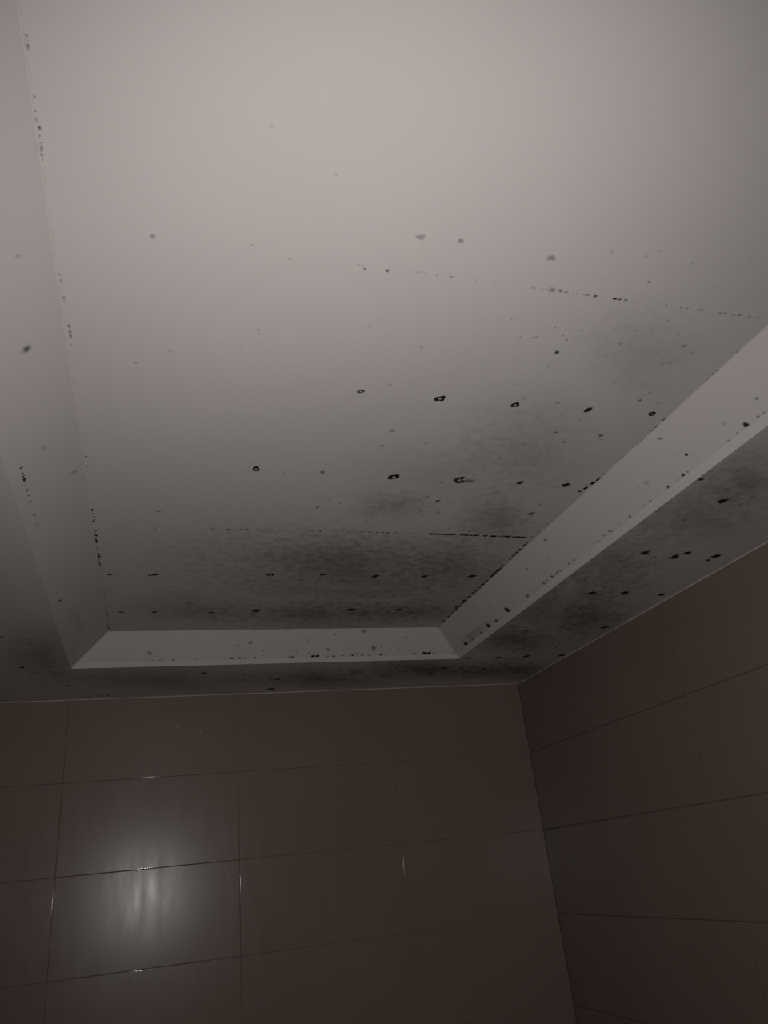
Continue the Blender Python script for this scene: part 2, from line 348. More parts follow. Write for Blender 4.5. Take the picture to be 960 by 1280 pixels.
SPOTS=[
('P', -0.0178, 0.7585, 2.3595, 0.005, 0.3, 0),
('P', 0.1075, 0.7513, 2.3595, 0.0031, 0.18, 0),
('P', 0.1601, 0.7669, 2.3595, 0.0032, 0.22, 0),
('P', 0.3259, 0.6976, 2.3595, 0.0076, 0.3, 0),
('P', 0.3826, 0.6946, 2.3595, 0.0056, 0.4, 0),
('P', 0.5235, 0.7013, 2.3595, 0.0083, 0.35, 0),
('P', 0.2663, 0.7683, 2.3595, 0.0034, 0.45, 0),
('P', 0.2984, 0.7659, 2.3595, 0.004, 0.6, 0),
('P', 0.6981, 0.7205, 2.3595, 0.0038, 0.35, 0),
('P', 0.6628, 0.6735, 2.3595, 0.0037, 0.2, 0),
('P', 0.6765, 0.66, 2.3595, 0.0036, 0.15, 0),
('P', 0.6374, 0.9018, 2.3595, 0.0057, 0.7, 0),
('P', 0.6383, 0.8694, 2.3595, 0.0035, 0.4, 0),
('P', 0.4023, 0.9242, 2.3595, 0.004, 0.25, 0),
('P', 0.1375, 0.921, 2.3595, 0.0036, 0.3, 0),
('P', 0.0102, 0.9913, 2.3595, 0.0036, 0.25, 0),
('P', -0.0411, 1.0297, 2.3595, 0.0037, 0.25, 0),
('P', 0.0681, 1.0575, 2.3595, 0.0026, 0.2, 0),
('P', 0.7378, 0.8627, 2.3595, 0.0043, 0.25, 0),
('P', 0.8558, 0.8514, 2.3595, 0.0059, 0.3, 0),
('P', 0.849, 0.9047, 2.3595, 0.0046, 0.2, 0),
('P', 0.3339, 1.0586, 2.3595, 0.0071, 0.7, 1),
('P', 0.3794, 1.033, 2.3595, 0.0043, 0.3, 0),
('P', 0.4833, 1.0613, 2.3595, 0.0112, 1.0, 1),
('P', 0.6342, 1.0626, 2.3595, 0.0102, 1.0, 1),
('P', 0.7872, 1.0594, 2.3595, 0.0107, 1.0, 0),
('P', 0.9288, 1.0557, 2.3595, 0.0095, 1.0, 1),
('P', 0.8747, 1.015, 2.3595, 0.005, 0.6, 0),
('P', 0.8796, 0.9902, 2.3595, 0.0041, 0.45, 0),
('P', 0.7136, 1.0442, 2.3595, 0.0064, 0.3, 0),
('P', 0.9176, 1.0176, 2.3595, 0.005, 0.25, 0),
('P', 0.7625, 1.1444, 2.3595, 0.0051, 0.5, 0),
('P', 0.7985, 1.1779, 2.3595, 0.0053, 0.55, 0),
('P', 0.8658, 1.1447, 2.3595, 0.008, 0.6, 0),
('P', 0.8549, 1.1747, 2.3595, 0.0036, 0.3, 0),
('P', 0.4263, 1.178, 2.3595, 0.0079, 0.3, 0),
('P', 0.4231, 1.2357, 2.3595, 0.0065, 0.3, 0),
('P', 0.5081, 1.2169, 2.3595, 0.0049, 0.25, 0),
('P', 0.1879, 1.3543, 2.3595, 0.0105, 0.9, 1),
('P', 0.3257, 1.3545, 2.3595, 0.0084, 0.5, 0),
('P', 0.4834, 1.3607, 2.3595, 0.0142, 1.0, 1),
('P', 0.6357, 1.3612, 2.3595, 0.0167, 0.75, 1),
('P', 0.6593, 1.3628, 2.3595, 0.0149, 0.5, 0),
('P', 0.7832, 1.3591, 2.3595, 0.0106, 0.8, 0),
('P', 0.9001, 1.3603, 2.3595, 0.013, 1.0, 0),
('P', 0.6215, 1.4651, 2.3595, 0.0078, 0.7, 0),
('P', 0.6441, 1.5233, 2.3595, 0.005, 0.5, 0),
('P', 0.3483, 1.5196, 2.3595, 0.0064, 0.5, 0),
('P', 0.8869, 1.5148, 2.3595, 0.0117, 0.6, 0),
('P', 0.8867, 1.4612, 2.3595, 0.0063, 0.35, 0),
('P', 0.2469, 1.3656, 2.3595, 0.0049, 0.2, 0),
('P', 0.0003, 1.5659, 2.3595, 0.0068, 0.35, 0),
('P', 0.6882, 1.256, 2.3595, 0.0053, 0.3, 0),
('P', 0.1082, 0.572, 2.3595, 0.0027, 0.12, 0),
('P', 0.1924, 0.6212, 2.3595, 0.0029, 0.15, 0),
('P', 0.1749, 0.5422, 2.3595, 0.0022, 0.12, 0),
('P', -0.1159, 1.951, 2.3595, 0.0088, 0.75, 0),
('P', -0.0024, 1.9485, 2.3595, 0.0111, 0.95, 0),
('P', -0.0165, 1.9546, 2.3595, 0.0071, 0.7, 0),
('P', 0.3004, 1.9419, 2.3595, 0.0121, 0.9, 1),
('P', 0.4476, 1.9387, 2.3595, 0.0114, 0.95, 1),
('P', 0.6014, 1.9479, 2.3595, 0.0131, 0.95, 0),
('P', 0.7513, 1.9448, 2.3595, 0.0136, 0.75, 0),
('P', 0.8991, 1.9418, 2.3595, 0.0153, 1.0, 0),
('P', -0.0964, 2.2551, 2.3595, 0.0123, 0.6, 0),
('P', -0.0015, 2.2569, 2.3595, 0.0115, 0.75, 0),
('P', 0.1647, 2.2602, 2.3595, 0.0108, 0.75, 0),
('P', 0.2992, 2.2474, 2.3595, 0.0161, 1.0, 0),
('P', 0.602, 2.2447, 2.3595, 0.0199, 1.0, 0),
('P', 0.7615, 2.2474, 2.3595, 0.0152, 0.9, 0),
('P', 0.5685, 0.7598, 2.3595, 0.005, 0.3, 0),
('P', 0.5561, 0.7619, 2.3595, 0.0075, 0.3, 0),
('S', 1.217, 1.246, 2.2735, 0.0154, 1.0, 0),
('S', 1.0902, 1.1548, 2.2735, 0.0085, 0.75, 0),
('S', 1.2123, 1.5476, 2.2735, 0.0165, 0.95, 0),
('S', 1.3191, 1.5705, 2.2735, 0.0184, 1.0, 0),
('S', 1.339, 1.5423, 2.2735, 0.0146, 1.0, 0),
('S', 1.4441, 1.5601, 2.2735, 0.0177, 1.0, 0),
('S', 1.44, 1.5886, 2.2735, 0.0089, 0.85, 0),
('S', 1.2307, 1.8496, 2.2735, 0.0174, 1.0, 0),
('S', 1.3419, 1.8493, 2.2735, 0.0179, 1.0, 0),
('S', 1.4802, 1.8631, 2.2735, 0.0158, 1.0, 0),
('S', 1.478, 2.192, 2.2735, 0.0177, 1.0, 0),
('S', 1.1922, 2.216, 2.2735, 0.0106, 0.85, 0),
('S', 1.3459, 2.2047, 2.2735, 0.0094, 0.55, 0),
('S', 1.2359, 2.5569, 2.2735, 0.0189, 0.8, 0),
('S', 1.3493, 2.5444, 2.2735, 0.0193, 0.85, 0),
('S', 1.4994, 2.5457, 2.2735, 0.0199, 0.9, 0),
('S', 0.1694, 2.6591, 2.2735, 0.0137, 0.85, 0),
('S', 0.4436, 2.7847, 2.2735, 0.0138, 0.85, 0),
('S', 0.4414, 2.9362, 2.2735, 0.0177, 0.95, 0),
('S', 1.0693, 2.6903, 2.2735, 0.0189, 0.85, 0),
('S', 1.0167, 2.6612, 2.2735, 0.0101, 0.6, 0),
('S', 1.114, 2.5518, 2.2735, 0.0183, 0.9, 0),
('S', 0.7967, 2.8051, 2.2735, 0.0134, 0.75, 0),
('S', -0.3903, 2.5256, 2.2735, 0.0101, 0.9, 0),
('S', -0.2692, 2.6186, 2.2735, 0.0072, 0.7, 0),
('S', -0.2624, 2.4816, 2.2735, 0.0057, 0.5, 0),
('S', -0.2752, 2.7815, 2.2735, 0.0115, 0.8, 0),
('S', -0.3207, 2.5822, 2.2735, 0.0059, 0.45, 0),
('S', -0.3542, 2.5884, 2.2735, 0.0058, 0.4, 0),
('S', -0.3635, 2.8034, 2.2735, 0.0063, 0.4, 0),
('S', -0.3989, 2.2042, 2.2735, 0.0059, 0.8, 0),
('S', -0.2655, 2.3393, 2.2735, 0.0054, 0.5, 0),
('S', 1.2528, 2.722, 2.2735, 0.0109, 0.5, 0),
('S', 1.1893, 1.3494, 2.2735, 0.0086, 0.3, 0),
('S', 1.2806, 1.2248, 2.2735, 0.0083, 0.35, 0),
('R', 1.0554, 2.0603, 2.2942, 0.0131, 0.95, 0),
('R', 1.067, 2.0652, 2.2853, 0.0098, 0.8, 0),
('R', 0.9881, 1.1211, 2.346, 0.0067, 0.4, 0),
('R', 1.0373, 1.1163, 2.3081, 0.0057, 0.7, 0),
('R', 1.0605, 0.9711, 2.2903, 0.0085, 0.85, 0),
('R', 1.0622, 0.941, 2.289, 0.0055, 0.4, 0),
('R', 1.0389, 0.91, 2.3069, 0.0054, 0.4, 0),
('R', 1.0616, 2.2177, 2.2895, 0.018, 0.8, 0),
('R', 1.0603, 2.4248, 2.2904, 0.0164, 0.8, 0),
('R', 1.0628, 1.2223, 2.2885, 0.0071, 0.65, 0),
('R', 1.0652, 1.189, 2.2867, 0.0069, 0.6, 0),
('R', 1.0626, 1.1678, 2.2887, 0.0076, 0.75, 0),
('R', 0.9881, 1.6415, 2.346, 0.0063, 0.6, 0),
('R', 1.0367, 0.9974, 2.3086, 0.0073, 0.15, 0),
('R', 1.0309, 1.2492, 2.3131, 0.0091, 0.15, 0),
('R', 1.0616, 2.1581, 2.2894, 0.0104, 0.7, 0),
('R', 1.0608, 1.9234, 2.2901, 0.0105, 0.6, 0),
('R', 1.0603, 1.8171, 2.2904, 0.0083, 0.6, 0),
('R', 1.0608, 1.7352, 2.2901, 0.0079, 0.5, 0),
('R', 1.0623, 1.3731, 2.2889, 0.007, 0.6, 0),
('R', 1.0623, 1.4548, 2.2889, 0.0043, 0.5, 0),
('R', 1.0607, 1.516, 2.2902, 0.0045, 0.5, 0),
('L', -0.1885, 0.9686, 2.3222, 0.0068, 0.55, 0),
('L', -0.1885, 0.9686, 2.3222, 0.0123, 0.2, 0),
('L', -0.1775, 0.7921, 2.3306, 0.0055, 0.15, 0),
('L', -0.1415, 0.6462, 2.3583, 0.0029, 0.1, 0),
('L', -0.2334, 2.3911, 2.2876, 0.0108, 0.6, 0),
('L', -0.1582, 1.376, 2.3455, 0.0091, 0.25, 0),
('L', -0.194, 1.2423, 2.318, 0.0094, 0.15, 0),
('B', -0.0124, 2.5152, 2.3078, 0.0112, 0.4, 0),
('B', 0.3097, 2.4881, 2.3286, 0.0107, 0.4, 0),
('B', 0.58, 2.5168, 2.3065, 0.0086, 0.55, 0),
('B', 0.7443, 2.5146, 2.3082, 0.0118, 0.5, 0),
('B', 0.6984, 2.4571, 2.3524, 0.0116, 0.4, 0),
]
PATCHES=[
('P', [0.583, 1.961, 2.359], [0.619, -0.012, 0.0], [-0.101, -0.386, 0.0], 0.36),
('P', [0.483, 1.832, 2.359], [0.241, -0.009, 0.0], [-0.042, -0.18, -0.0], 0.28),
('P', [0.509, 2.291, 2.359], [0.475, 0.011, 0.0], [-0.03, -0.146, 0.0], 0.42),
('P', [0.831, 2.273, 2.359], [0.226, 0.004, 0.0], [-0.049, -0.15, 0.0], 0.35),
('P', [0.52, 1.498, 2.359], [0.114, -0.009, 0.0], [-0.027, -0.091, -0.0], 0.25),
('P', [0.789, 1.851, 2.359], [0.192, -0.006, 0.0], [-0.077, -0.209, -0.0], 0.28),
('P', [0.81, 1.557, 2.359], [0.127, -0.009, 0.0], [-0.07, -0.16, 0.0], 0.3),
('P', [0.732, 1.211, 2.359], [0.175, -0.019, 0.0], [-0.106, -0.22, 0.0], 0.18),
('P', [0.786, 0.88, 2.359], [0.131, -0.02, 0.0], [-0.08, -0.123, 0.0], 0.12),
('P', [0.597, 1.328, 2.359], [0.233, -0.023, 0.0], [-0.064, -0.175, 0.0], 0.12),
('P', [0.106, 2.222, 2.359], [0.232, 0.003, 0.0], [-0.008, -0.162, 0.0], 0.25),
('S', [1.169, 1.986, 2.273], [0.389, 0.006, 0.0], [-0.347, -0.672, -0.0], 0.34),
('S', [1.158, 1.599, 2.273], [0.213, -0.008, 0.0], [-0.202, -0.329, 0.0], 0.25),
('S', [1.191, 1.306, 2.273], [0.23, -0.017, 0.0], [-0.167, -0.224, 0.0], 0.28),
('S', [1.19, 2.327, 2.273], [0.188, 0.011, 0.0], [-0.099, -0.217, -0.0], 0.4),
('S', [1.031, 2.722, 2.273], [0.376, 0.042, -0.0], [-0.061, -0.176, 0.0], 0.65),
('S', [0.605, 2.793, 2.273], [0.38, 0.048, 0.0], [-0.036, -0.177, 0.0], 0.45),
('S', [1.389, 2.762, 2.273], [0.262, 0.029, 0.0], [-0.098, -0.214, -0.0], 0.6),
('S', [1.357, 2.068, 2.273], [0.15, 0.004, 0.0], [-0.144, -0.25, 0.0], 0.4),
('S', [1.196, 1.149, 2.273], [0.116, -0.011, 0.0], [-0.126, -0.152, 0.0], 0.3),
('S', [0.025, 2.742, 2.273], [0.378, 0.049, 0.0], [-0.003, -0.207, 0.0], 0.3),
('S', [-0.324, 2.403, 2.273], [0.131, 0.011, 0.0], [0.039, -0.351, 0.0], 0.3),
('R', [1.047, 2.334, 2.301], [0.0, 0.143, 0.0], [-0.028, 0.0, 0.022], 0.22),  # shade of the slope near the corner, painted in as dark film
('L', [-0.201, 2.184, 2.313], [0.0, 0.143, 0.0], [0.028, 0.0, 0.022], 0.12),
]
SPECKS=[
('P', 0.5494, 0.7629, 2.3595, 0.0035, 0.14),
('P', 0.4313, 0.7624, 2.3595, 0.003, 0.15),
('P', 0.5237, 0.7629, 2.3595, 0.0033, 0.17),
('P', 0.3719, 0.7622, 2.3595, 0.0033, 0.16),
('P', 0.5591, 0.7634, 2.3595, 0.0018, 0.19),
('P', 0.4647, 0.7623, 2.3595, 0.0028, 0.14),
('P', 0.394, 0.7615, 2.3595, 0.0023, 0.22),
('P', 0.3452, 0.7611, 2.3595, 0.0023, 0.19),
('P', 0.5482, 0.7633, 2.3595, 0.002, 0.21),
('P', 0.3921, 0.7618, 2.3595, 0.0023, 0.15),
('P', 0.4606, 0.7624, 2.3595, 0.0017, 0.17),
('P', 0.3492, 0.7617, 2.3595, 0.0017, 0.22),
('P', 0.5282, 0.7628, 2.3595, 0.003, 0.14),
('P', 0.5394, 0.7631, 2.3595, 0.0032, 0.16),
('P', 0.3541, 0.7623, 2.3595, 0.0033, 0.17),
('P', 0.3951, 0.7626, 2.3595, 0.0032, 0.17),
('P', 0.3317, 0.7621, 2.3595, 0.0015, 0.17),
('P', 0.5255, 0.763, 2.3595, 0.0019, 0.14),
('P', 0.4936, 0.7622, 2.3595, 0.0019, 0.18),
('P', 0.257, 0.7622, 2.3595, 0.0023, 0.19),
('P', 0.262, 0.7614, 2.3595, 0.002, 0.18),
('P', 0.3407, 0.7619, 2.3595, 0.0024, 0.19),
('P', 0.2544, 0.7618, 2.3595, 0.0014, 0.17),
('P', 0.6296, 0.7627, 2.3595, 0.0032, 0.36),
('P', 0.6322, 0.7631, 2.3595, 0.0039, 0.38),
('P', 0.5817, 0.7632, 2.3595, 0.0032, 0.33),
('P', 0.6647, 0.7635, 2.3595, 0.0025, 0.4),
('P', 0.5928, 0.7633, 2.3595, 0.0022, 0.34),
('P', 0.684, 0.763, 2.3595, 0.0037, 0.38),
('P', 0.5713, 0.7633, 2.3595, 0.0027, 0.43),
('P', 0.6152, 0.7633, 2.3595, 0.0036, 0.33),
('P', 0.6643, 0.7642, 2.3595, 0.0029, 0.38),
('P', 0.6309, 0.7642, 2.3595, 0.0038, 0.44),
('P', 0.6752, 0.7643, 2.3595, 0.0032, 0.41),
('P', 0.5779, 0.7632, 2.3595, 0.0017, 0.44),
('P', 0.5998, 0.7629, 2.3595, 0.0021, 0.37),
('P', 0.6743, 0.7631, 2.3595, 0.0034, 0.42),
('P', 0.6187, 0.7633, 2.3595, 0.0025, 0.44),
('P', 0.6671, 0.7635, 2.3595, 0.0035, 0.28),
('P', 0.6869, 0.764, 2.3595, 0.0024, 0.39),
('P', 0.6685, 0.7635, 2.3595, 0.0038, 0.34),
('P', 0.6096, 0.763, 2.3595, 0.0022, 0.36),
('P', 0.6655, 0.7643, 2.3595, 0.0035, 0.44),
('P', 0.8608, 0.7652, 2.3595, 0.0037, 0.21),
('P', 0.8653, 0.7651, 2.3595, 0.0033, 0.34),
('P', 0.7015, 0.7643, 2.3595, 0.0022, 0.33),
('P', 0.7689, 0.7641, 2.3595, 0.0021, 0.22),
('P', 0.8833, 0.7634, 2.3595, 0.0022, 0.3),
('P', 0.7587, 0.7638, 2.3595, 0.0021, 0.29),
('P', 0.9205, 0.7647, 2.3595, 0.0039, 0.32),
('P', 0.8729, 0.7651, 2.3595, 0.0025, 0.34),
('P', 0.82, 0.7639, 2.3595, 0.0038, 0.31),
('P', 0.9373, 0.7654, 2.3595, 0.0045, 0.25),
('P', 0.9019, 0.7641, 2.3595, 0.0032, 0.23),
('P', 0.8981, 0.7645, 2.3595, 0.0032, 0.32),
('P', 0.7871, 0.7642, 2.3595, 0.0032, 0.34),
('P', 0.89, 0.7655, 2.3595, 0.0039, 0.25),
('P', 0.8266, 0.7638, 2.3595, 0.0045, 0.25),
('P', 0.7584, 0.764, 2.3595, 0.0035, 0.24),
('P', 0.8717, 0.7641, 2.3595, 0.0043, 0.24),
('P', 0.9308, 0.7654, 2.3595, 0.002, 0.23),
('P', 0.9014, 0.7651, 2.3595, 0.0026, 0.35),
('P', 0.7985, 0.7642, 2.3595, 0.0033, 0.28),
('P', 0.1604, 1.6525, 2.3595, 0.0037, 0.39),
('P', 0.1057, 1.6553, 2.3595, 0.0023, 0.32),
('P', -0.0065, 1.6546, 2.3595, 0.0049, 0.45),
('P', 0.1682, 1.6521, 2.3595, 0.0039, 0.33),
('P', 0.1598, 1.6524, 2.3595, 0.0059, 0.45),
('P', 0.1566, 1.6538, 2.3595, 0.0054, 0.37),
('P', 0.1242, 1.6528, 2.3595, 0.0046, 0.47),
('P', 0.1035, 1.6549, 2.3595, 0.0025, 0.37),
('P', 0.2609, 1.6484, 2.3595, 0.0035, 0.54),
('P', 0.5536, 1.6483, 2.3595, 0.0049, 0.49),
('P', 0.4843, 1.647, 2.3595, 0.0035, 0.53),
('P', 0.5661, 1.6512, 2.3595, 0.0023, 0.48),
('P', 0.5389, 1.6477, 2.3595, 0.0027, 0.6),
('P', 0.3683, 1.6472, 2.3595, 0.0022, 0.46),
('P', 0.5766, 1.6495, 2.3595, 0.0047, 0.58),
('P', 0.1876, 1.6468, 2.3595, 0.0023, 0.48),
('P', 0.5239, 1.6493, 2.3595, 0.0044, 0.43),
('P', 0.4184, 1.647, 2.3595, 0.0037, 0.44),
('P', 0.4766, 1.6478, 2.3595, 0.0031, 0.55),
('P', 0.3804, 1.6488, 2.3595, 0.0041, 0.58),
('P', 0.2518, 1.6487, 2.3595, 0.0019, 0.59),
('P', 0.4235, 1.6479, 2.3595, 0.0025, 0.46),
('P', 0.3529, 1.6479, 2.3595, 0.0036, 0.38),
('P', 0.2811, 1.6476, 2.3595, 0.0044, 0.4),
('P', 0.4473, 1.6499, 2.3595, 0.0041, 0.46),
('P', 0.3814, 1.65, 2.3595, 0.003, 0.53),
('P', 0.5484, 1.6466, 2.3595, 0.004, 0.53),
('P', 0.5397, 1.6475, 2.3595, 0.0053, 0.47),
('P', 0.5404, 1.6476, 2.3595, 0.003, 0.49),
('P', 0.4072, 1.6472, 2.3595, 0.003, 0.42),
('P', 0.4336, 1.6476, 2.3595, 0.0049, 0.42),
('P', 0.1881, 1.6479, 2.3595, 0.0025, 0.58),
('P', 0.2263, 1.6479, 2.3595, 0.0037, 0.48),
('P', 0.2095, 1.6477, 2.3595, 0.0023, 0.37),
('P', 0.5458, 1.6482, 2.3595, 0.0023, 0.36),
('P', 0.5273, 1.6453, 2.3595, 0.0045, 0.55),
('P', 0.293, 1.65, 2.3595, 0.0042, 0.42),
('P', 0.473, 1.6474, 2.3595, 0.0037, 0.51),
('P', 0.1964, 1.6479, 2.3595, 0.0028, 0.45),
('P', 0.554, 1.6499, 2.3595, 0.0023, 0.5),
('P', 0.2618, 1.6475, 2.3595, 0.0049, 0.39),
('P', 0.3349, 1.6483, 2.3595, 0.0042, 0.56),
('P', 0.2036, 1.6462, 2.3595, 0.003, 0.59),
('P', 0.4858, 1.648, 2.3595, 0.0052, 0.45),
('P', 0.5016, 1.6464, 2.3595, 0.0029, 0.58),
('P', 0.509, 1.6478, 2.3595, 0.0051, 0.47),
('P', 0.2034, 1.6498, 2.3595, 0.0036, 0.57),
('P', 0.3621, 1.6471, 2.3595, 0.0045, 0.43),
('P', 0.6077, 1.6475, 2.3595, 0.0038, 0.38),
('P', 0.6235, 1.6473, 2.3595, 0.0037, 0.35),
('P', 0.6618, 1.6465, 2.3595, 0.0052, 0.38),
('P', 0.7698, 1.6516, 2.3595, 0.0046, 0.87),
('P', 0.7229, 1.6488, 2.3595, 0.0041, 0.96),
('P', 0.8402, 1.6548, 2.3595, 0.0052, 0.87),
('P', 0.791, 1.6505, 2.3595, 0.0031, 1.0),
('P', 0.7146, 1.6503, 2.3595, 0.0052, 0.9),
('P', 0.8188, 1.6523, 2.3595, 0.0041, 0.63),
('P', 0.8493, 1.6558, 2.3595, 0.0041, 0.97),
('P', 0.9398, 1.6592, 2.3595, 0.0048, 0.69),
('P', 0.8757, 1.6542, 2.3595, 0.0041, 0.98),
('P', 0.7102, 1.6499, 2.3595, 0.0049, 0.68),
('P', 0.9027, 1.6553, 2.3595, 0.0061, 0.75),
('P', 0.7551, 1.6498, 2.3595, 0.0032, 0.81),
('P', 0.7805, 1.6532, 2.3595, 0.0034, 0.79),
('P', 0.6802, 1.6485, 2.3595, 0.0053, 0.64),
('P', 0.7861, 1.6533, 2.3595, 0.003, 0.76),
('P', 0.7222, 1.6497, 2.3595, 0.0047, 0.63),
('P', 0.8872, 1.6548, 2.3595, 0.0062, 0.69),
('P', 0.9581, 1.6587, 2.3595, 0.0045, 0.64),
('P', 0.8187, 1.6523, 2.3595, 0.0032, 0.86),
('P', 0.8855, 1.657, 2.3595, 0.0047, 0.93),
('P', 0.917, 1.6555, 2.3595, 0.006, 0.92),
('P', 0.8412, 1.6527, 2.3595, 0.006, 0.61),
('P', 0.9306, 1.656, 2.3595, 0.0053, 0.87),
('P', 0.801, 1.6522, 2.3595, 0.0037, 0.67),
('P', 0.6713, 1.6499, 2.3595, 0.0066, 0.88),
('P', 0.7537, 1.6514, 2.3595, 0.006, 0.79),
('P', 0.7789, 1.6524, 2.3595, 0.0038, 0.64),
('P', 0.78, 1.652, 2.3595, 0.0069, 0.69),
('P', 0.8926, 1.6524, 2.3595, 0.0056, 0.65),
('P', 0.7283, 1.6506, 2.3595, 0.0031, 0.81),
('P', 0.7644, 1.6519, 2.3595, 0.0059, 0.71),
('P', 0.9554, 1.6571, 2.3595, 0.0035, 0.71),
('P', 0.9033, 1.656, 2.3595, 0.0029, 0.83),
('P', 0.7232, 1.6512, 2.3595, 0.0026, 0.9),
('P', 0.8214, 1.6533, 2.3595, 0.0047, 0.87),
('P', 0.9106, 1.657, 2.3595, 0.0042, 0.68),
('P', 0.7976, 1.651, 2.3595, 0.0044, 0.91),
('P', 0.6694, 1.6472, 2.3595, 0.0031, 0.64),
('P', 0.8408, 1.6531, 2.3595, 0.0042, 0.88),
('P', 0.7702, 1.6527, 2.3595, 0.0028, 0.74),
('P', 0.6829, 1.6487, 2.3595, 0.0053, 0.94),
('P', 0.9241, 1.6569, 2.3595, 0.0034, 0.72),
('P', 0.8508, 1.6529, 2.3595, 0.0057, 0.64),
('P', 0.7017, 1.6488, 2.3595, 0.0029, 0.8),
('P', 0.7926, 1.6533, 2.3595, 0.003, 0.9),
('P', 0.7623, 1.6519, 2.3595, 0.0033, 0.85),
('P', 0.8842, 1.6534, 2.3595, 0.0061, 0.85),
('P', 0.8151, 1.6524, 2.3595, 0.0032, 0.87),
('P', 0.7082, 1.6487, 2.3595, 0.0045, 0.65),
('P', 0.7277, 1.6486, 2.3595, 0.0053, 0.79),
('P', 0.8647, 1.6547, 2.3595, 0.0048, 0.77),
('P', 0.887, 1.6562, 2.3595, 0.0063, 0.6),
('P', 0.7584, 1.6492, 2.3595, 0.0036, 0.74),
('P', 0.7147, 1.6517, 2.3595, 0.0033, 0.76),
('P', 0.7644, 1.6501, 2.3595, 0.005, 0.74),
('P', 0.9441, 1.6592, 2.3595, 0.0059, 0.61),
('P', 0.9108, 1.6546, 2.3595, 0.0041, 0.82),
('P', 0.6702, 1.6487, 2.3595, 0.0055, 0.79),
('P', 0.9297, 1.6571, 2.3595, 0.0069, 0.94),
('P', 0.7011, 1.6506, 2.3595, 0.0055, 0.67),
('P', 0.7067, 1.6489, 2.3595, 0.0059, 0.76),
('P', 0.8224, 1.6532, 2.3595, 0.0054, 0.77),
('P', 0.687, 1.6519, 2.3595, 0.0049, 0.61),
('P', 0.7219, 1.649, 2.3595, 0.0066, 0.8),
('P', 0.7699, 1.6509, 2.3595, 0.004, 0.8),
('P', 0.8463, 1.6536, 2.3595, 0.0069, 0.69),
('P', 0.6922, 1.6508, 2.3595, 0.0041, 0.9),
('P', 0.7182, 1.6487, 2.3595, 0.0031, 0.93),
('P', 0.7343, 1.6487, 2.3595, 0.0036, 0.84),
('P', 0.7913, 1.6535, 2.3595, 0.0042, 0.84),
('P', -0.1365, 0.5346, 2.3595, 0.0027, 0.2),
('P', -0.1365, 0.5202, 2.3595, 0.0027, 0.22),
('P', -0.137, 0.5217, 2.3595, 0.0014, 0.23),
('P', -0.137, 0.531, 2.3595, 0.0029, 0.26),
('P', -0.1361, 0.5302, 2.3595, 0.0018, 0.26),
('P', -0.1361, 0.5256, 2.3595, 0.0014, 0.22),
('P', -0.1382, 0.6158, 2.3595, 0.0021, 0.22),
('P', -0.138, 0.6036, 2.3595, 0.0012, 0.29),
('P', -0.137, 0.586, 2.3595, 0.0023, 0.28),
('P', -0.138, 0.6024, 2.3595, 0.0017, 0.28),
('P', -0.1385, 0.6128, 2.3595, 0.0023, 0.3),
('P', -0.1373, 0.6335, 2.3595, 0.0017, 0.37),
('P', -0.1361, 0.6245, 2.3595, 0.0027, 0.36),
('P', -0.1361, 0.6222, 2.3595, 0.0021, 0.26),
('P', -0.1375, 0.6583, 2.3595, 0.0019, 0.29),
('P', -0.1375, 0.6648, 2.3595, 0.0014, 0.37),
('P', -0.1369, 0.6482, 2.3595, 0.0026, 0.37),
('P', -0.1377, 0.6519, 2.3595, 0.0028, 0.34),
('P', -0.1364, 0.6417, 2.3595, 0.0021, 0.35),
('P', -0.1367, 0.6221, 2.3595, 0.0026, 0.28),
('P', -0.138, 0.657, 2.3595, 0.0019, 0.26),
('P', -0.1366, 0.6456, 2.3595, 0.0019, 0.24),
('P', -0.1377, 0.6598, 2.3595, 0.0014, 0.3),
('P', -0.1388, 0.6963, 2.3595, 0.002, 0.2),
('P', -0.1353, 0.8596, 2.3595, 0.0028, 0.34),
('P', -0.1359, 0.8826, 2.3595, 0.0014, 0.22),
('P', -0.1353, 0.896, 2.3595, 0.0018, 0.29),
('P', -0.1349, 0.8936, 2.3595, 0.0015, 0.22),
('P', -0.1366, 0.8478, 2.3595, 0.0029, 0.32),
('P', -0.1355, 0.8923, 2.3595, 0.0028, 0.23),
('P', -0.1356, 0.8645, 2.3595, 0.0022, 0.24),
('P', -0.1355, 0.8943, 2.3595, 0.0026, 0.23),
('P', -0.1347, 0.9008, 2.3595, 0.0028, 0.23),
('P', -0.1341, 0.913, 2.3595, 0.0013, 0.29),
('P', -0.1339, 0.9528, 2.3595, 0.0018, 0.39),
('P', -0.1332, 0.9761, 2.3595, 0.0028, 0.38),
('P', -0.1327, 0.9666, 2.3595, 0.0035, 0.3),
('P', -0.1335, 0.9574, 2.3595, 0.0025, 0.46),
('P', -0.1331, 0.973, 2.3595, 0.0019, 0.42),
('P', -0.1336, 0.9706, 2.3595, 0.0031, 0.31),
('P', -0.1331, 0.9834, 2.3595, 0.0015, 0.35),
('P', -0.133, 0.9524, 2.3595, 0.0025, 0.4),
('P', -0.1333, 0.9782, 2.3595, 0.0035, 0.46),
('P', -0.1342, 0.9982, 2.3595, 0.0027, 0.17),
('P', -0.1355, 1.0489, 2.3595, 0.0014, 0.22),
('P', -0.1348, 0.9969, 2.3595, 0.0026, 0.18),
('P', -0.1352, 1.0945, 2.3595, 0.0024, 0.22),
('P', -0.1341, 1.3379, 2.3595, 0.0034, 0.78),
('P', -0.1337, 1.3756, 2.3595, 0.0031, 0.57),
('P', -0.1347, 1.3956, 2.3595, 0.002, 0.45),
('P', -0.1329, 1.5278, 2.3595, 0.0028, 0.34),
('P', -0.135, 1.6189, 2.3595, 0.0032, 0.79),
('P', -0.1356, 1.619, 2.3595, 0.0028, 0.79),
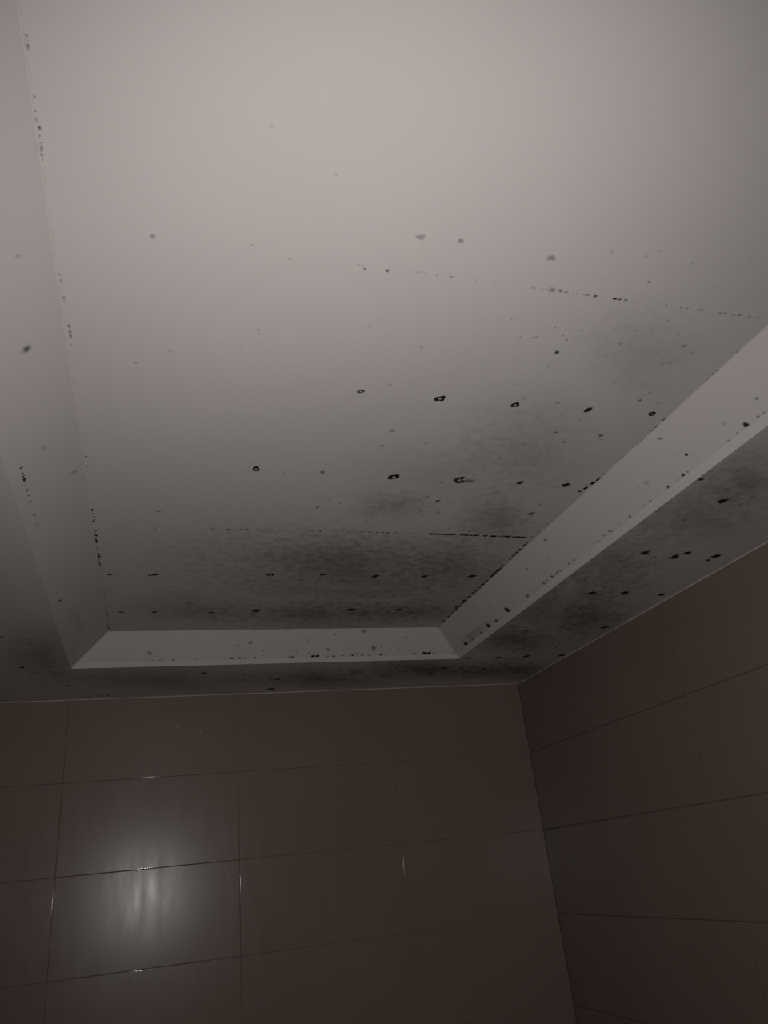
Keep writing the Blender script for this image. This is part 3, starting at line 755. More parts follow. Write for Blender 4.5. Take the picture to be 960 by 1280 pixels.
('P', -0.1358, 1.5864, 2.3595, 0.0029, 0.8),
('P', -0.1365, 1.5691, 2.3595, 0.0031, 0.62),
('P', -0.134, 1.6022, 2.3595, 0.0041, 0.66),
('P', -0.1366, 1.6266, 2.3595, 0.004, 0.9),
('P', -0.1362, 1.5652, 2.3595, 0.0037, 0.79),
('P', -0.1365, 1.5725, 2.3595, 0.0032, 0.68),
('P', -0.1364, 1.7803, 2.3595, 0.0024, 0.76),
('P', -0.1366, 1.828, 2.3595, 0.0036, 0.9),
('P', -0.136, 1.8388, 2.3595, 0.0028, 0.65),
('P', -0.1355, 1.8309, 2.3595, 0.0022, 0.88),
('P', -0.1358, 1.8193, 2.3595, 0.0041, 0.82),
('P', -0.138, 1.8105, 2.3595, 0.0022, 0.92),
('P', -0.135, 1.7034, 2.3595, 0.0038, 0.78),
('P', -0.1349, 1.7071, 2.3595, 0.0027, 0.92),
('P', -0.1378, 1.7356, 2.3595, 0.0038, 0.79),
('P', -0.1367, 1.8163, 2.3595, 0.0025, 0.7),
('P', -0.1352, 1.8137, 2.3595, 0.0021, 0.87),
('P', -0.1366, 1.8907, 2.3595, 0.0029, 0.85),
('P', -0.1364, 1.7021, 2.3595, 0.0034, 0.86),
('P', -0.1361, 1.8787, 2.3595, 0.002, 0.9),
('P', -0.1357, 1.9176, 2.3595, 0.0029, 0.97),
('P', -0.1378, 1.8473, 2.3595, 0.0033, 0.72),
('P', -0.1359, 1.7086, 2.3595, 0.0017, 0.62),
('P', -0.1365, 1.8573, 2.3595, 0.0018, 0.61),
('P', -0.1371, 1.7627, 2.3595, 0.0029, 0.74),
('P', -0.1374, 1.725, 2.3595, 0.0027, 0.7),
('P', -0.1371, 1.7304, 2.3595, 0.0031, 0.83),
('P', -0.1348, 1.8372, 2.3595, 0.0028, 0.79),
('P', -0.1367, 1.8659, 2.3595, 0.0024, 0.87),
('P', -0.1351, 1.6786, 2.3595, 0.0018, 0.91),
('P', -0.1379, 1.8653, 2.3595, 0.0035, 0.63),
('P', -0.1372, 1.6885, 2.3595, 0.0026, 0.68),
('P', -0.1366, 1.7464, 2.3595, 0.0028, 0.72),
('P', -0.1348, 1.6758, 2.3595, 0.0019, 0.86),
('P', -0.1363, 1.8105, 2.3595, 0.0033, 0.82),
('P', -0.1353, 1.831, 2.3595, 0.004, 0.82),
('P', -0.1356, 1.7348, 2.3595, 0.0036, 0.62),
('P', -0.1367, 1.7785, 2.3595, 0.0021, 0.65),
('P', -0.1378, 1.8439, 2.3595, 0.0029, 0.87),
('P', -0.1363, 1.88, 2.3595, 0.0039, 1.0),
('P', -0.1368, 1.8955, 2.3595, 0.0027, 0.73),
('P', -0.1378, 1.7389, 2.3595, 0.0028, 0.84),
('P', -0.1376, 1.8711, 2.3595, 0.0028, 0.8),
('P', -0.1374, 1.7248, 2.3595, 0.0023, 0.97),
('P', -0.1368, 1.8575, 2.3595, 0.0035, 0.71),
('P', -0.1355, 1.78, 2.3595, 0.0018, 0.99),
('P', -0.1373, 1.6963, 2.3595, 0.0018, 0.96),
('P', -0.1368, 1.776, 2.3595, 0.002, 0.7),
('P', -0.1365, 1.8092, 2.3595, 0.0016, 0.8),
('P', -0.1357, 2.0837, 2.3595, 0.0043, 0.41),
('P', -0.1349, 2.0807, 2.3595, 0.0035, 0.38),
('P', -0.1353, 2.1328, 2.3595, 0.0044, 0.37),
('P', -0.1354, 2.1135, 2.3595, 0.0037, 0.41),
('P', -0.1342, 2.1343, 2.3595, 0.0044, 0.58),
('P', -0.1353, 2.2071, 2.3595, 0.0044, 0.72),
('P', -0.1358, 2.2478, 2.3595, 0.0046, 0.64),
('P', -0.1378, 2.2213, 2.3595, 0.0034, 0.88),
('P', -0.1387, 2.3773, 2.3595, 0.0023, 0.75),
('P', -0.1373, 2.219, 2.3595, 0.0024, 0.64),
('P', -0.1382, 2.2223, 2.3595, 0.0026, 0.92),
('P', -0.1353, 2.2738, 2.3595, 0.0051, 0.79),
('P', -0.1357, 2.2671, 2.3595, 0.0034, 0.93),
('P', -0.1368, 2.396, 2.3595, 0.0024, 0.74),
('P', -0.138, 2.4025, 2.3595, 0.0034, 0.9),
('P', -0.1368, 2.4089, 2.3595, 0.0054, 0.76),
('P', -0.1383, 2.2894, 2.3595, 0.0021, 0.72),
('P', -0.1384, 2.3645, 2.3595, 0.0028, 0.95),
('P', -0.1375, 2.375, 2.3595, 0.0041, 0.61),
('P', -0.1366, 2.2986, 2.3595, 0.0029, 0.6),
('P', -0.1372, 2.286, 2.3595, 0.0025, 0.72),
('P', -0.1381, 2.3044, 2.3595, 0.0021, 0.8),
('P', -0.1359, 2.2798, 2.3595, 0.002, 0.72),
('P', -0.085, 2.4231, 2.3595, 0.0032, 0.37),
('P', -0.0398, 2.4249, 2.3595, 0.0053, 0.52),
('P', 0.07, 2.4209, 2.3595, 0.0053, 0.36),
('P', 0.2412, 2.4171, 2.3595, 0.0028, 0.37),
('P', 0.0881, 2.4212, 2.3595, 0.004, 0.54),
('P', 0.1935, 2.4195, 2.3595, 0.0045, 0.39),
('P', 0.2447, 2.4156, 2.3595, 0.0047, 0.45),
('P', 0.1434, 2.4195, 2.3595, 0.0046, 0.39),
('P', 0.0277, 2.4229, 2.3595, 0.0049, 0.42),
('P', 0.0039, 2.4212, 2.3595, 0.0041, 0.38),
('P', 0.1249, 2.4225, 2.3595, 0.0045, 0.55),
('P', 0.1974, 2.418, 2.3595, 0.005, 0.49),
('P', 0.2918, 2.4172, 2.3595, 0.0031, 0.49),
('P', 0.4781, 2.4238, 2.3595, 0.0051, 0.51),
('P', 0.8742, 2.4257, 2.3595, 0.0075, 0.6),
('P', 0.591, 2.4218, 2.3595, 0.0031, 0.56),
('P', 0.3814, 2.4141, 2.3595, 0.0064, 0.49),
('P', 0.652, 2.423, 2.3595, 0.0062, 0.59),
('P', 0.5965, 2.4215, 2.3595, 0.0045, 0.43),
('P', 0.8114, 2.4266, 2.3595, 0.0031, 0.53),
('P', 0.6616, 2.4247, 2.3595, 0.0066, 0.46),
('P', 0.6339, 2.4215, 2.3595, 0.0066, 0.46),
('P', 0.4326, 2.4178, 2.3595, 0.0042, 0.69),
('P', 0.2825, 2.4152, 2.3595, 0.0043, 0.55),
('P', 0.457, 2.4198, 2.3595, 0.0033, 0.62),
('P', 0.571, 2.4216, 2.3595, 0.0061, 0.52),
('P', 0.4821, 2.4169, 2.3595, 0.0046, 0.56),
('P', 0.6753, 2.4194, 2.3595, 0.0067, 0.44),
('P', 0.9191, 2.4231, 2.3595, 0.0041, 0.64),
('P', 0.8212, 2.4206, 2.3595, 0.006, 0.43),
('P', 0.5852, 2.4224, 2.3595, 0.0029, 0.53),
('P', 0.7776, 2.4237, 2.3595, 0.0031, 0.54),
('P', 0.8966, 2.4222, 2.3595, 0.0077, 0.44),
('P', 0.42, 2.4203, 2.3595, 0.0069, 0.55),
('P', 0.2725, 2.4147, 2.3595, 0.0063, 0.52),
('P', 0.8945, 2.4241, 2.3595, 0.0067, 0.44),
('P', 0.8834, 2.4284, 2.3595, 0.0066, 0.43),
('P', 0.7214, 2.4263, 2.3595, 0.005, 0.57),
('P', 0.805, 2.4212, 2.3595, 0.0035, 0.6),
('P', 0.2868, 2.4205, 2.3595, 0.0047, 0.56),
('P', 0.3139, 2.4161, 2.3595, 0.0059, 0.6),
('P', 0.498, 2.4213, 2.3595, 0.0035, 0.64),
('P', 0.9657, 2.3047, 2.3595, 0.005, 0.74),
('P', 0.9637, 2.22, 2.3595, 0.0041, 0.89),
('P', 0.9613, 1.9062, 2.3595, 0.0031, 0.96),
('P', 0.9644, 2.1852, 2.3595, 0.0055, 0.83),
('P', 0.9641, 2.091, 2.3595, 0.0062, 0.8),
('P', 0.9663, 2.3206, 2.3595, 0.0068, 0.64),
('P', 0.9621, 1.9509, 2.3595, 0.0053, 0.75),
('P', 0.9597, 1.8226, 2.3595, 0.0044, 0.62),
('P', 0.9638, 2.1558, 2.3595, 0.0056, 0.7),
('P', 0.9648, 2.2417, 2.3595, 0.0047, 0.9),
('P', 0.9602, 1.7127, 2.3595, 0.005, 0.98),
('P', 0.9626, 1.9282, 2.3595, 0.0042, 0.81),
('P', 0.9628, 1.9808, 2.3595, 0.0027, 0.89),
('P', 0.9661, 2.3686, 2.3595, 0.007, 0.75),
('P', 0.9613, 1.8538, 2.3595, 0.0035, 0.87),
('P', 0.9611, 1.7996, 2.3595, 0.0046, 0.72),
('P', 0.9653, 2.3766, 2.3595, 0.0057, 0.77),
('P', 0.9624, 1.886, 2.3595, 0.0039, 0.86),
('P', 0.9648, 2.0941, 2.3595, 0.0053, 0.6),
('P', 0.9612, 1.7588, 2.3595, 0.0052, 0.79),
('P', 0.965, 2.3299, 2.3595, 0.0044, 0.77),
('P', 0.9633, 2.2316, 2.3595, 0.0045, 0.68),
('P', 0.9635, 1.9875, 2.3595, 0.005, 0.95),
('P', 0.9604, 1.737, 2.3595, 0.0051, 0.91),
('P', 0.9618, 1.9457, 2.3595, 0.0043, 0.74),
('P', 0.9614, 1.808, 2.3595, 0.0053, 0.62),
('P', 0.9641, 2.0619, 2.3595, 0.0054, 0.87),
('P', 0.9642, 2.1566, 2.3595, 0.0062, 0.78),
('P', 0.9608, 1.9049, 2.3595, 0.0044, 0.95),
('P', 0.9669, 2.3682, 2.3595, 0.0066, 0.77),
('P', 0.9621, 1.9991, 2.3595, 0.0035, 0.79),
('P', 0.9601, 1.7022, 2.3595, 0.0026, 0.82),
('P', 0.9626, 1.9881, 2.3595, 0.0033, 0.72),
('P', 0.9647, 2.2486, 2.3595, 0.0062, 0.86),
('P', 0.9607, 1.6952, 2.3595, 0.0029, 0.85),
('P', 0.9651, 2.1733, 2.3595, 0.0045, 0.83),
('P', 0.9601, 1.7081, 2.3595, 0.0032, 0.62),
('P', 0.9613, 1.8862, 2.3595, 0.0046, 0.77),
('P', 0.9647, 2.2668, 2.3595, 0.0038, 0.91),
('P', 0.9627, 2.1223, 2.3595, 0.0056, 0.96),
('P', 0.9622, 2.0136, 2.3595, 0.0025, 0.85),
('P', 0.9594, 1.7447, 2.3595, 0.0039, 0.93),
('P', 0.96, 1.7898, 2.3595, 0.0036, 0.7),
('P', 0.963, 2.1723, 2.3595, 0.0053, 0.75),
('P', 0.9609, 1.832, 2.3595, 0.0023, 0.72),
('P', 0.9618, 1.9293, 2.3595, 0.0047, 0.97),
('P', 0.9648, 2.2163, 2.3595, 0.0029, 0.79),
('P', 0.9631, 2.0368, 2.3595, 0.0036, 0.93),
('P', 0.962, 1.98, 2.3595, 0.0041, 0.91),
('P', 0.9653, 2.3122, 2.3595, 0.003, 0.92),
('P', 0.9632, 2.0696, 2.3595, 0.0039, 0.86),
('P', 0.9602, 1.757, 2.3595, 0.0056, 0.71),
('P', 0.9657, 2.2332, 2.3595, 0.0031, 0.67),
('P', 0.9625, 1.8994, 2.3595, 0.005, 0.62),
('P', 0.9593, 1.7047, 2.3595, 0.0042, 0.85),
('P', 0.9638, 2.0984, 2.3595, 0.0053, 0.66),
('P', 0.9606, 1.7747, 2.3595, 0.0044, 0.87),
('P', 0.9601, 1.7378, 2.3595, 0.004, 0.64),
('P', 0.9646, 2.2905, 2.3595, 0.0027, 0.64),
('P', 0.959, 1.7643, 2.3595, 0.0025, 0.98),
('P', 0.9626, 1.9755, 2.3595, 0.0027, 0.87),
('P', 0.9654, 2.2987, 2.3595, 0.0037, 0.74),
('P', 0.9639, 2.1178, 2.3595, 0.0033, 0.66),
('P', 0.9628, 2.0618, 2.3595, 0.0027, 0.64),
('P', 0.9639, 2.0094, 2.3595, 0.0029, 0.93),
('P', 0.9651, 2.2059, 2.3595, 0.0038, 0.62),
('P', 0.9629, 2.0398, 2.3595, 0.0025, 0.62),
('P', 0.9652, 2.215, 2.3595, 0.004, 0.87),
('P', 0.9633, 2.1331, 2.3595, 0.0061, 0.98),
('P', 0.9647, 2.1732, 2.3595, 0.0038, 0.72),
('P', 0.9608, 1.8609, 2.3595, 0.0044, 0.92),
('P', 0.9666, 2.3946, 2.3595, 0.0049, 0.97),
('P', 0.96, 1.779, 2.3595, 0.0037, 0.93),
('P', 0.9607, 1.8029, 2.3595, 0.0022, 0.74),
('P', 0.9632, 2.0867, 2.3595, 0.0056, 0.97),
('P', 0.9617, 1.962, 2.3595, 0.0029, 0.63),
('P', 0.9629, 2.0067, 2.3595, 0.0046, 0.61),
('P', 0.961, 1.7835, 2.3595, 0.0039, 0.9),
('P', 0.9595, 1.7531, 2.3595, 0.0027, 0.92),
('P', 0.965, 2.2757, 2.3595, 0.0044, 0.86),
('P', 0.9626, 2.0011, 2.3595, 0.0029, 0.92),
('P', 0.9627, 1.9351, 2.3595, 0.0044, 0.9),
('P', 0.9659, 2.2171, 2.3595, 0.0038, 0.64),
('P', 0.9599, 1.6912, 2.3595, 0.003, 0.86),
('P', 0.9613, 1.8029, 2.3595, 0.0032, 0.95),
('P', 0.9627, 2.0384, 2.3595, 0.0054, 0.81),
('P', 0.9611, 1.9202, 2.3595, 0.0057, 0.95),
('P', 0.9622, 2.0145, 2.3595, 0.006, 0.97),
('P', 0.9661, 2.3186, 2.3595, 0.0054, 0.74),
('P', 0.962, 1.9264, 2.3595, 0.0059, 0.88),
('P', 0.9635, 1.8886, 2.3595, 0.007, 0.88),
('P', 0.9623, 1.9452, 2.3595, 0.0033, 0.6),
('P', 0.9618, 1.9419, 2.3595, 0.0058, 0.83),
('P', 0.963, 1.8763, 2.3595, 0.005, 0.74),
('P', 0.9636, 1.9193, 2.3595, 0.0051, 0.92),
('P', 0.9619, 1.8971, 2.3595, 0.004, 0.87),
('P', 0.9637, 1.8971, 2.3595, 0.0071, 0.86),
('P', 0.9634, 1.916, 2.3595, 0.0054, 0.86),
('P', 0.9637, 1.8846, 2.3595, 0.0034, 0.73),
('P', 0.9597, 1.5728, 2.3595, 0.0034, 0.5),
('P', 0.9612, 1.5586, 2.3595, 0.005, 0.47),
('P', 0.9576, 1.6163, 2.3595, 0.0038, 0.45),
('P', 0.96, 1.5471, 2.3595, 0.0029, 0.38),
('P', 0.9602, 1.571, 2.3595, 0.0034, 0.5),
('P', 0.9598, 1.5881, 2.3595, 0.0023, 0.44),
('P', 0.9559, 1.6485, 2.3595, 0.0043, 0.5),
('P', 0.9573, 1.6191, 2.3595, 0.0058, 0.42),
('P', 0.9669, 1.3202, 2.3595, 0.0052, 0.72),
('P', 0.958, 1.3696, 2.3595, 0.005, 0.9),
('P', 0.9638, 1.3437, 2.3595, 0.0042, 0.82),
('P', 0.9569, 1.374, 2.3595, 0.0031, 0.91),
('P', 0.9583, 1.3733, 2.3595, 0.004, 0.93),
('P', 0.9636, 1.3418, 2.3595, 0.0059, 0.91),
('P', 0.9677, 1.3257, 2.3595, 0.0032, 0.64),
('P', 0.9623, 1.349, 2.3595, 0.0062, 0.63),
('P', 0.9657, 1.3299, 2.3595, 0.0044, 0.99),
('P', 0.9523, 1.3889, 2.3595, 0.005, 0.83),
('P', 0.9643, 1.3457, 2.3595, 0.0042, 0.96),
('P', 0.9681, 1.3221, 2.3595, 0.0034, 0.78),
('P', 0.9588, 1.3663, 2.3595, 0.0047, 0.68),
('P', 0.9663, 1.3267, 2.3595, 0.0037, 0.89),
('P', 0.9622, 1.3483, 2.3595, 0.005, 0.71),
('P', 0.9598, 1.3703, 2.3595, 0.0042, 0.71),
('P', 0.968, 1.221, 2.3595, 0.0026, 0.38),
('P', 0.9686, 1.1652, 2.3595, 0.004, 0.47),
('P', 0.9679, 1.2262, 2.3595, 0.0025, 0.49),
('P', 0.9677, 1.3021, 2.3595, 0.0051, 0.33),
('P', 0.968, 1.3142, 2.3595, 0.0027, 0.32),
('P', 0.9689, 1.1506, 2.3595, 0.0033, 0.59),
('P', 0.9689, 1.1445, 2.3595, 0.0034, 0.39),
('P', 0.9692, 1.1564, 2.3595, 0.0029, 0.41),
('P', 0.9688, 1.1088, 2.3595, 0.0036, 0.41),
('P', 0.9684, 1.0946, 2.3595, 0.0043, 0.42),
('P', 0.9687, 1.0998, 2.3595, 0.0037, 0.41),
('P', 0.9686, 1.0727, 2.3595, 0.004, 0.43),
('P', 0.9681, 1.0695, 2.3595, 0.005, 0.6),
('P', 0.9689, 1.1269, 2.3595, 0.0033, 0.4),
('P', 0.9684, 1.1149, 2.3595, 0.0045, 0.38),
('P', 0.9686, 1.0768, 2.3595, 0.0039, 0.55),
('P', 0.9685, 1.1012, 2.3595, 0.0042, 0.41),
('P', 0.9673, 0.9358, 2.3595, 0.0029, 0.41),
('P', 0.9672, 0.9082, 2.3595, 0.0027, 0.46),
('P', 0.9676, 0.9204, 2.3595, 0.0027, 0.33),
('P', 0.9676, 0.9304, 2.3595, 0.004, 0.34),
('P', 0.9677, 0.851, 2.3595, 0.0043, 0.39),
('P', 0.9667, 0.9172, 2.3595, 0.0043, 0.36),
('P', 0.9564, 2.2497, 2.3595, 0.0056, 0.72),
('P', 0.9574, 2.1766, 2.3595, 0.0029, 0.75),
('P', 0.9571, 2.2214, 2.3595, 0.0064, 0.95),
('P', 0.9578, 2.1591, 2.3595, 0.0063, 0.98),
('P', 0.9595, 2.1427, 2.3595, 0.0032, 0.67),
('P', 0.9582, 2.1677, 2.3595, 0.0029, 0.7),
('P', 0.9588, 2.1787, 2.3595, 0.0044, 0.68),
('P', 0.9567, 2.2307, 2.3595, 0.0035, 0.9),
('P', 0.9549, 2.2789, 2.3595, 0.0051, 0.65),
('P', 0.9573, 2.1638, 2.3595, 0.0064, 0.61),
('P', 0.9585, 2.1504, 2.3595, 0.0043, 0.71),
('P', 0.9576, 2.2047, 2.3595, 0.0026, 0.9),
('P', 0.9597, 2.1337, 2.3595, 0.0028, 0.84),
('P', 0.9591, 2.1305, 2.3595, 0.0063, 0.69),
('B', 0.2283, 2.5402, 2.2885, 0.003, 0.61),
('B', 0.2594, 2.539, 2.2894, 0.0055, 0.61),
('B', 0.2524, 2.5397, 2.2889, 0.0045, 0.64),
('B', 0.2569, 2.5404, 2.2884, 0.0034, 0.84),
('B', 0.2495, 2.5392, 2.2893, 0.0052, 0.86),
('B', 0.2794, 2.5396, 2.289, 0.0031, 0.86),
('B', 0.2951, 2.5391, 2.2893, 0.0054, 0.64),
('B', 0.2789, 2.5391, 2.2893, 0.0054, 0.89),
('B', 0.6042, 2.5396, 2.2889, 0.0045, 0.7),
('B', 0.4524, 2.5403, 2.2884, 0.0035, 0.65),
('B', 0.6025, 2.5395, 2.289, 0.0048, 0.75),
('B', 0.4483, 2.54, 2.2886, 0.004, 0.74),
('B', 0.4434, 2.5402, 2.2885, 0.0037, 0.49),
('B', 0.3287, 2.5398, 2.2888, 0.0042, 0.52),
('B', 0.6104, 2.5402, 2.2885, 0.0037, 0.62),
('B', 0.3302, 2.5388, 2.2896, 0.0058, 0.77),
('B', 0.583, 2.5403, 2.2884, 0.0036, 0.78),
('B', 0.4581, 2.5388, 2.2896, 0.0059, 0.68),
('B', 0.5304, 2.5388, 2.2896, 0.0058, 0.59),
('B', 0.5327, 2.54, 2.2887, 0.0034, 0.63),
('B', 0.5461, 2.5378, 2.2903, 0.0073, 0.9),
('B', 0.5284, 2.5385, 2.2898, 0.0062, 0.89),
('B', 0.5336, 2.538, 2.2902, 0.007, 0.64),
('B', 0.9431, 2.5384, 2.2899, 0.0062, 0.77),
('B', 0.9553, 2.5376, 2.2905, 0.0076, 0.52),
('B', 0.7069, 2.5382, 2.29, 0.0067, 0.6),
('B', 0.961, 2.5377, 2.2905, 0.0044, 0.6),
('B', 0.776, 2.5387, 2.2897, 0.006, 0.71),
('B', 1.0617, 2.5377, 2.2905, 0.0076, 0.53),
('B', 0.836, 2.5381, 2.2901, 0.0038, 0.55),
('B', 0.9073, 2.5381, 2.2901, 0.0045, 0.57),
('B', 0.8993, 2.5363, 2.2915, 0.0059, 0.72),
('B', 0.7325, 2.5386, 2.2897, 0.004, 0.64),
('B', 0.7934, 2.5387, 2.2897, 0.0043, 0.52),
('B', 0.6349, 2.5384, 2.2899, 0.0064, 0.58),
('B', 0.6711, 2.5387, 2.2897, 0.006, 0.77),
('B', 0.9765, 2.5373, 2.2907, 0.0048, 0.63),
('B', 0.6892, 2.5365, 2.2913, 0.0034, 0.6),
('B', 1.0503, 2.5381, 2.2901, 0.0036, 0.79),
('B', 0.943, 2.5367, 2.2912, 0.0073, 0.78),
('B', 0.9387, 2.5365, 2.2914, 0.0076, 0.95),
('B', 0.9587, 2.5366, 2.2913, 0.0076, 0.81),
('B', 0.946, 2.5353, 2.2922, 0.0066, 0.66),
('B', 0.9578, 2.5364, 2.2914, 0.0042, 0.84),
('B', 0.1363, 2.54, 2.2886, 0.0039, 0.48),
('B', 0.0619, 2.5392, 2.2893, 0.0052, 0.59),
('B', 0.13, 2.5408, 2.288, 0.0027, 0.56),
('B', -0.0037, 2.5401, 2.2886, 0.0039, 0.56),
('B', 0.0266, 2.5395, 2.289, 0.0047, 0.56),
('B', 0.0175, 2.5401, 2.2886, 0.0039, 0.5),
('R', 1.062, 2.403, 2.2891, 0.0049, 0.61),
('R', 1.0618, 2.4761, 2.2893, 0.0053, 0.53),
('R', 1.0615, 2.3871, 2.2895, 0.0057, 0.57),
('R', 1.0602, 2.2872, 2.2905, 0.0077, 0.59),
('R', 1.0608, 2.3666, 2.2901, 0.0068, 0.59),
('R', 1.0589, 1.8751, 2.2916, 0.0039, 0.5),
('R', 1.0597, 1.7489, 2.2909, 0.0047, 0.45),
('R', 1.0591, 1.7651, 2.2914, 0.0067, 0.6),
('R', 1.0607, 1.6686, 2.2902, 0.0065, 0.39),
('R', 1.0591, 1.764, 2.2913, 0.0042, 0.37),
('R', 1.0589, 1.7951, 2.2915, 0.006, 0.37),
('R', 1.06, 1.7191, 2.2907, 0.0057, 0.54),
('R', 1.0606, 1.6421, 2.2903, 0.0054, 0.54),
('R', 1.0585, 1.4866, 2.2919, 0.0045, 0.45),
('R', 1.0589, 1.4588, 2.2915, 0.005, 0.52),
('R', 1.0624, 1.2945, 2.2889, 0.0027, 0.46),
('R', 1.0621, 1.2914, 2.289, 0.0047, 0.51),
('R', 1.0618, 1.3207, 2.2893, 0.002, 0.35),
('R', 1.0621, 1.3105, 2.289, 0.0031, 0.49),
('R', 1.0596, 1.4129, 2.291, 0.0023, 0.52),
('R', 1.058, 1.5324, 2.2922, 0.0053, 0.38),
('R', 1.0628, 1.2907, 2.2885, 0.0037, 0.41),
('R', 1.0625, 1.0532, 2.2888, 0.0017, 0.35),
('R', 1.0625, 1.1531, 2.2888, 0.0042, 0.46),
('R', 1.0626, 0.9259, 2.2886, 0.003, 0.48),
('R', 1.062, 0.9991, 2.2892, 0.0033, 0.42),
('R', 1.0622, 1.0252, 2.289, 0.0036, 0.39),
('R', 1.0629, 0.9859, 2.2885, 0.0031, 0.45),
('L', -0.2318, 1.3108, 2.2889, 0.0044, 0.66),
('L', -0.2316, 1.2958, 2.289, 0.0044, 0.71),
('L', -0.2312, 1.2843, 2.2893, 0.0023, 0.87),
('L', -0.2318, 1.3064, 2.2889, 0.0044, 0.96),
('L', -0.2307, 1.2656, 2.2897, 0.0033, 0.86),
('L', -0.232, 1.3119, 2.2887, 0.0029, 0.77),
('L', -0.2313, 1.2871, 2.2892, 0.0023, 0.81),
('L', -0.2325, 1.3949, 2.2883, 0.0032, 0.89),
('L', -0.2327, 1.3702, 2.2881, 0.0029, 0.77),
('L', -0.2324, 1.3297, 2.2884, 0.0018, 0.82),
('L', -0.2327, 1.369, 2.2882, 0.0026, 0.8),
('L', -0.2317, 1.3495, 2.2889, 0.0045, 0.68),
('L', -0.2319, 1.455, 2.2888, 0.004, 0.7),
('L', -0.2316, 1.4967, 2.289, 0.0025, 0.76),
('L', -0.232, 1.8953, 2.2887, 0.0034, 0.46),
('L', -0.2297, 1.9565, 2.2905, 0.0076, 0.61),
('S', -0.1565, 2.9437, 2.2735, 0.006, 0.88),
('S', -0.2054, 2.9452, 2.2735, 0.0044, 0.57),
('S', -0.1899, 2.9474, 2.2735, 0.0059, 0.86),
('S', -0.1518, 2.9444, 2.2735, 0.0065, 0.71),
('S', -0.2187, 2.9493, 2.2735, 0.0059, 0.88),
('S', -0.1733, 2.9433, 2.2735, 0.0045, 0.64),
('S', 0.4526, 2.9447, 2.2735, 0.0081, 0.74),
('S', 0.4569, 2.9354, 2.2735, 0.0035, 0.66),
('S', 0.9943, 2.9397, 2.2735, 0.0038, 0.38),
('S', 1.095, 2.9424, 2.2735, 0.0071, 0.46),
('S', 0.8981, 2.9333, 2.2735, 0.0067, 0.48),
('S', 1.0415, 2.9448, 2.2735, 0.0041, 0.56),
('P', 0.706, 1.713, 2.3595, 0.0024, 0.21),
('P', 0.521, 1.425, 2.3595, 0.0035, 0.24),
('P', 0.704, 2.119, 2.3595, 0.0042, 0.23),
('P', 0.932, 1.807, 2.3595, 0.006, 0.34),
('P', 0.489, 1.632, 2.3595, 0.0038, 0.19),
('P', 0.89, 1.551, 2.3595, 0.0045, 0.34),
('P', 0.868, 2.011, 2.3595, 0.0049, 0.23),
('P', 0.53, 1.493, 2.3595, 0.0041, 0.22),
('P', 0.598, 1.376, 2.3595, 0.0045, 0.29),
('P', 0.623, 1.672, 2.3595, 0.0022, 0.3),
('P', 0.574, 1.475, 2.3595, 0.0041, 0.34),
('P', 0.941, 1.831, 2.3595, 0.0062, 0.19),
('P', 0.737, 2.216, 2.3595, 0.0065, 0.23),
('P', 0.818, 1.719, 2.3595, 0.0041, 0.3),
('P', 0.474, 1.438, 2.3595, 0.0039, 0.27),
('P', 0.68, 2.331, 2.3595, 0.0068, 0.18),
('P', 0.592, 1.981, 2.3595, 0.0026, 0.24),
('P', 0.606, 2.0, 2.3595, 0.0043, 0.23),
('P', 0.849, 2.153, 2.3595, 0.0044, 0.22),
('P', 0.793, 1.454, 2.3595, 0.0039, 0.32),
('P', 0.775, 1.899, 2.3595, 0.0035, 0.27),
('P', 0.624, 1.812, 2.3595, 0.0029, 0.24),
('P', 0.761, 1.553, 2.3595, 0.0042, 0.3),
('P', 0.605, 1.78, 2.3595, 0.0051, 0.27),
('P', 0.602, 1.374, 2.3595, 0.0027, 0.31),
('P', 0.831, 1.417, 2.3595, 0.0025, 0.23),
('P', 0.553, 1.585, 2.3595, 0.0024, 0.22),
('P', 0.751, 1.685, 2.3595, 0.0032, 0.22),
('P', 0.804, 1.692, 2.3595, 0.0029, 0.3),
('P', 0.814, 1.78, 2.3595, 0.0026, 0.35),
('P', 0.731, 1.576, 2.3595, 0.005, 0.24),
('P', 0.777, 1.896, 2.3595, 0.0058, 0.31),
('P', 0.849, 2.02, 2.3595, 0.0066, 0.22),
('P', 0.771, 1.69, 2.3595, 0.0042, 0.34),
('P', 0.789, 1.741, 2.3595, 0.0026, 0.21),
('P', 0.765, 1.627, 2.3595, 0.0053, 0.26),
('P', 0.601, 1.692, 2.3595, 0.0031, 0.21),
('P', 0.819, 2.022, 2.3595, 0.0033, 0.19),
('P', 0.745, 1.527, 2.3595, 0.0038, 0.18),
('P', 0.706, 1.617, 2.3595, 0.0046, 0.27),
('P', 0.625, 1.365, 2.3595, 0.0021, 0.23),
('P', 0.517, 1.605, 2.3595, 0.0035, 0.21),
('P', 0.767, 1.515, 2.3595, 0.0029, 0.24),
('P', 0.929, 1.833, 2.3595, 0.0041, 0.3),
('P', 0.762, 2.279, 2.3595, 0.0047, 0.24),
('P', 0.898, 1.529, 2.3595, 0.0041, 0.2),
('P', 0.512, 1.642, 2.3595, 0.0021, 0.27),
('P', 0.703, 1.437, 2.3595, 0.0033, 0.23),
('P', 0.665, 1.489, 2.3595, 0.0027, 0.32),
('P', 0.77, 1.415, 2.3595, 0.0022, 0.2),
('P', 0.503, 2.114, 2.3595, 0.0059, 0.19),
('P', 0.411, 1.692, 2.3595, 0.0022, 0.2),
('P', 0.798, 2.055, 2.3595, 0.003, 0.19),
('P', 0.549, 2.18, 2.3595, 0.0058, 0.32),
('P', 0.503, 1.497, 2.3595, 0.0024, 0.26),
('P', 0.352, 2.229, 2.3595, 0.0045, 0.34),
('P', 0.243, 1.991, 2.3595, 0.0053, 0.18),
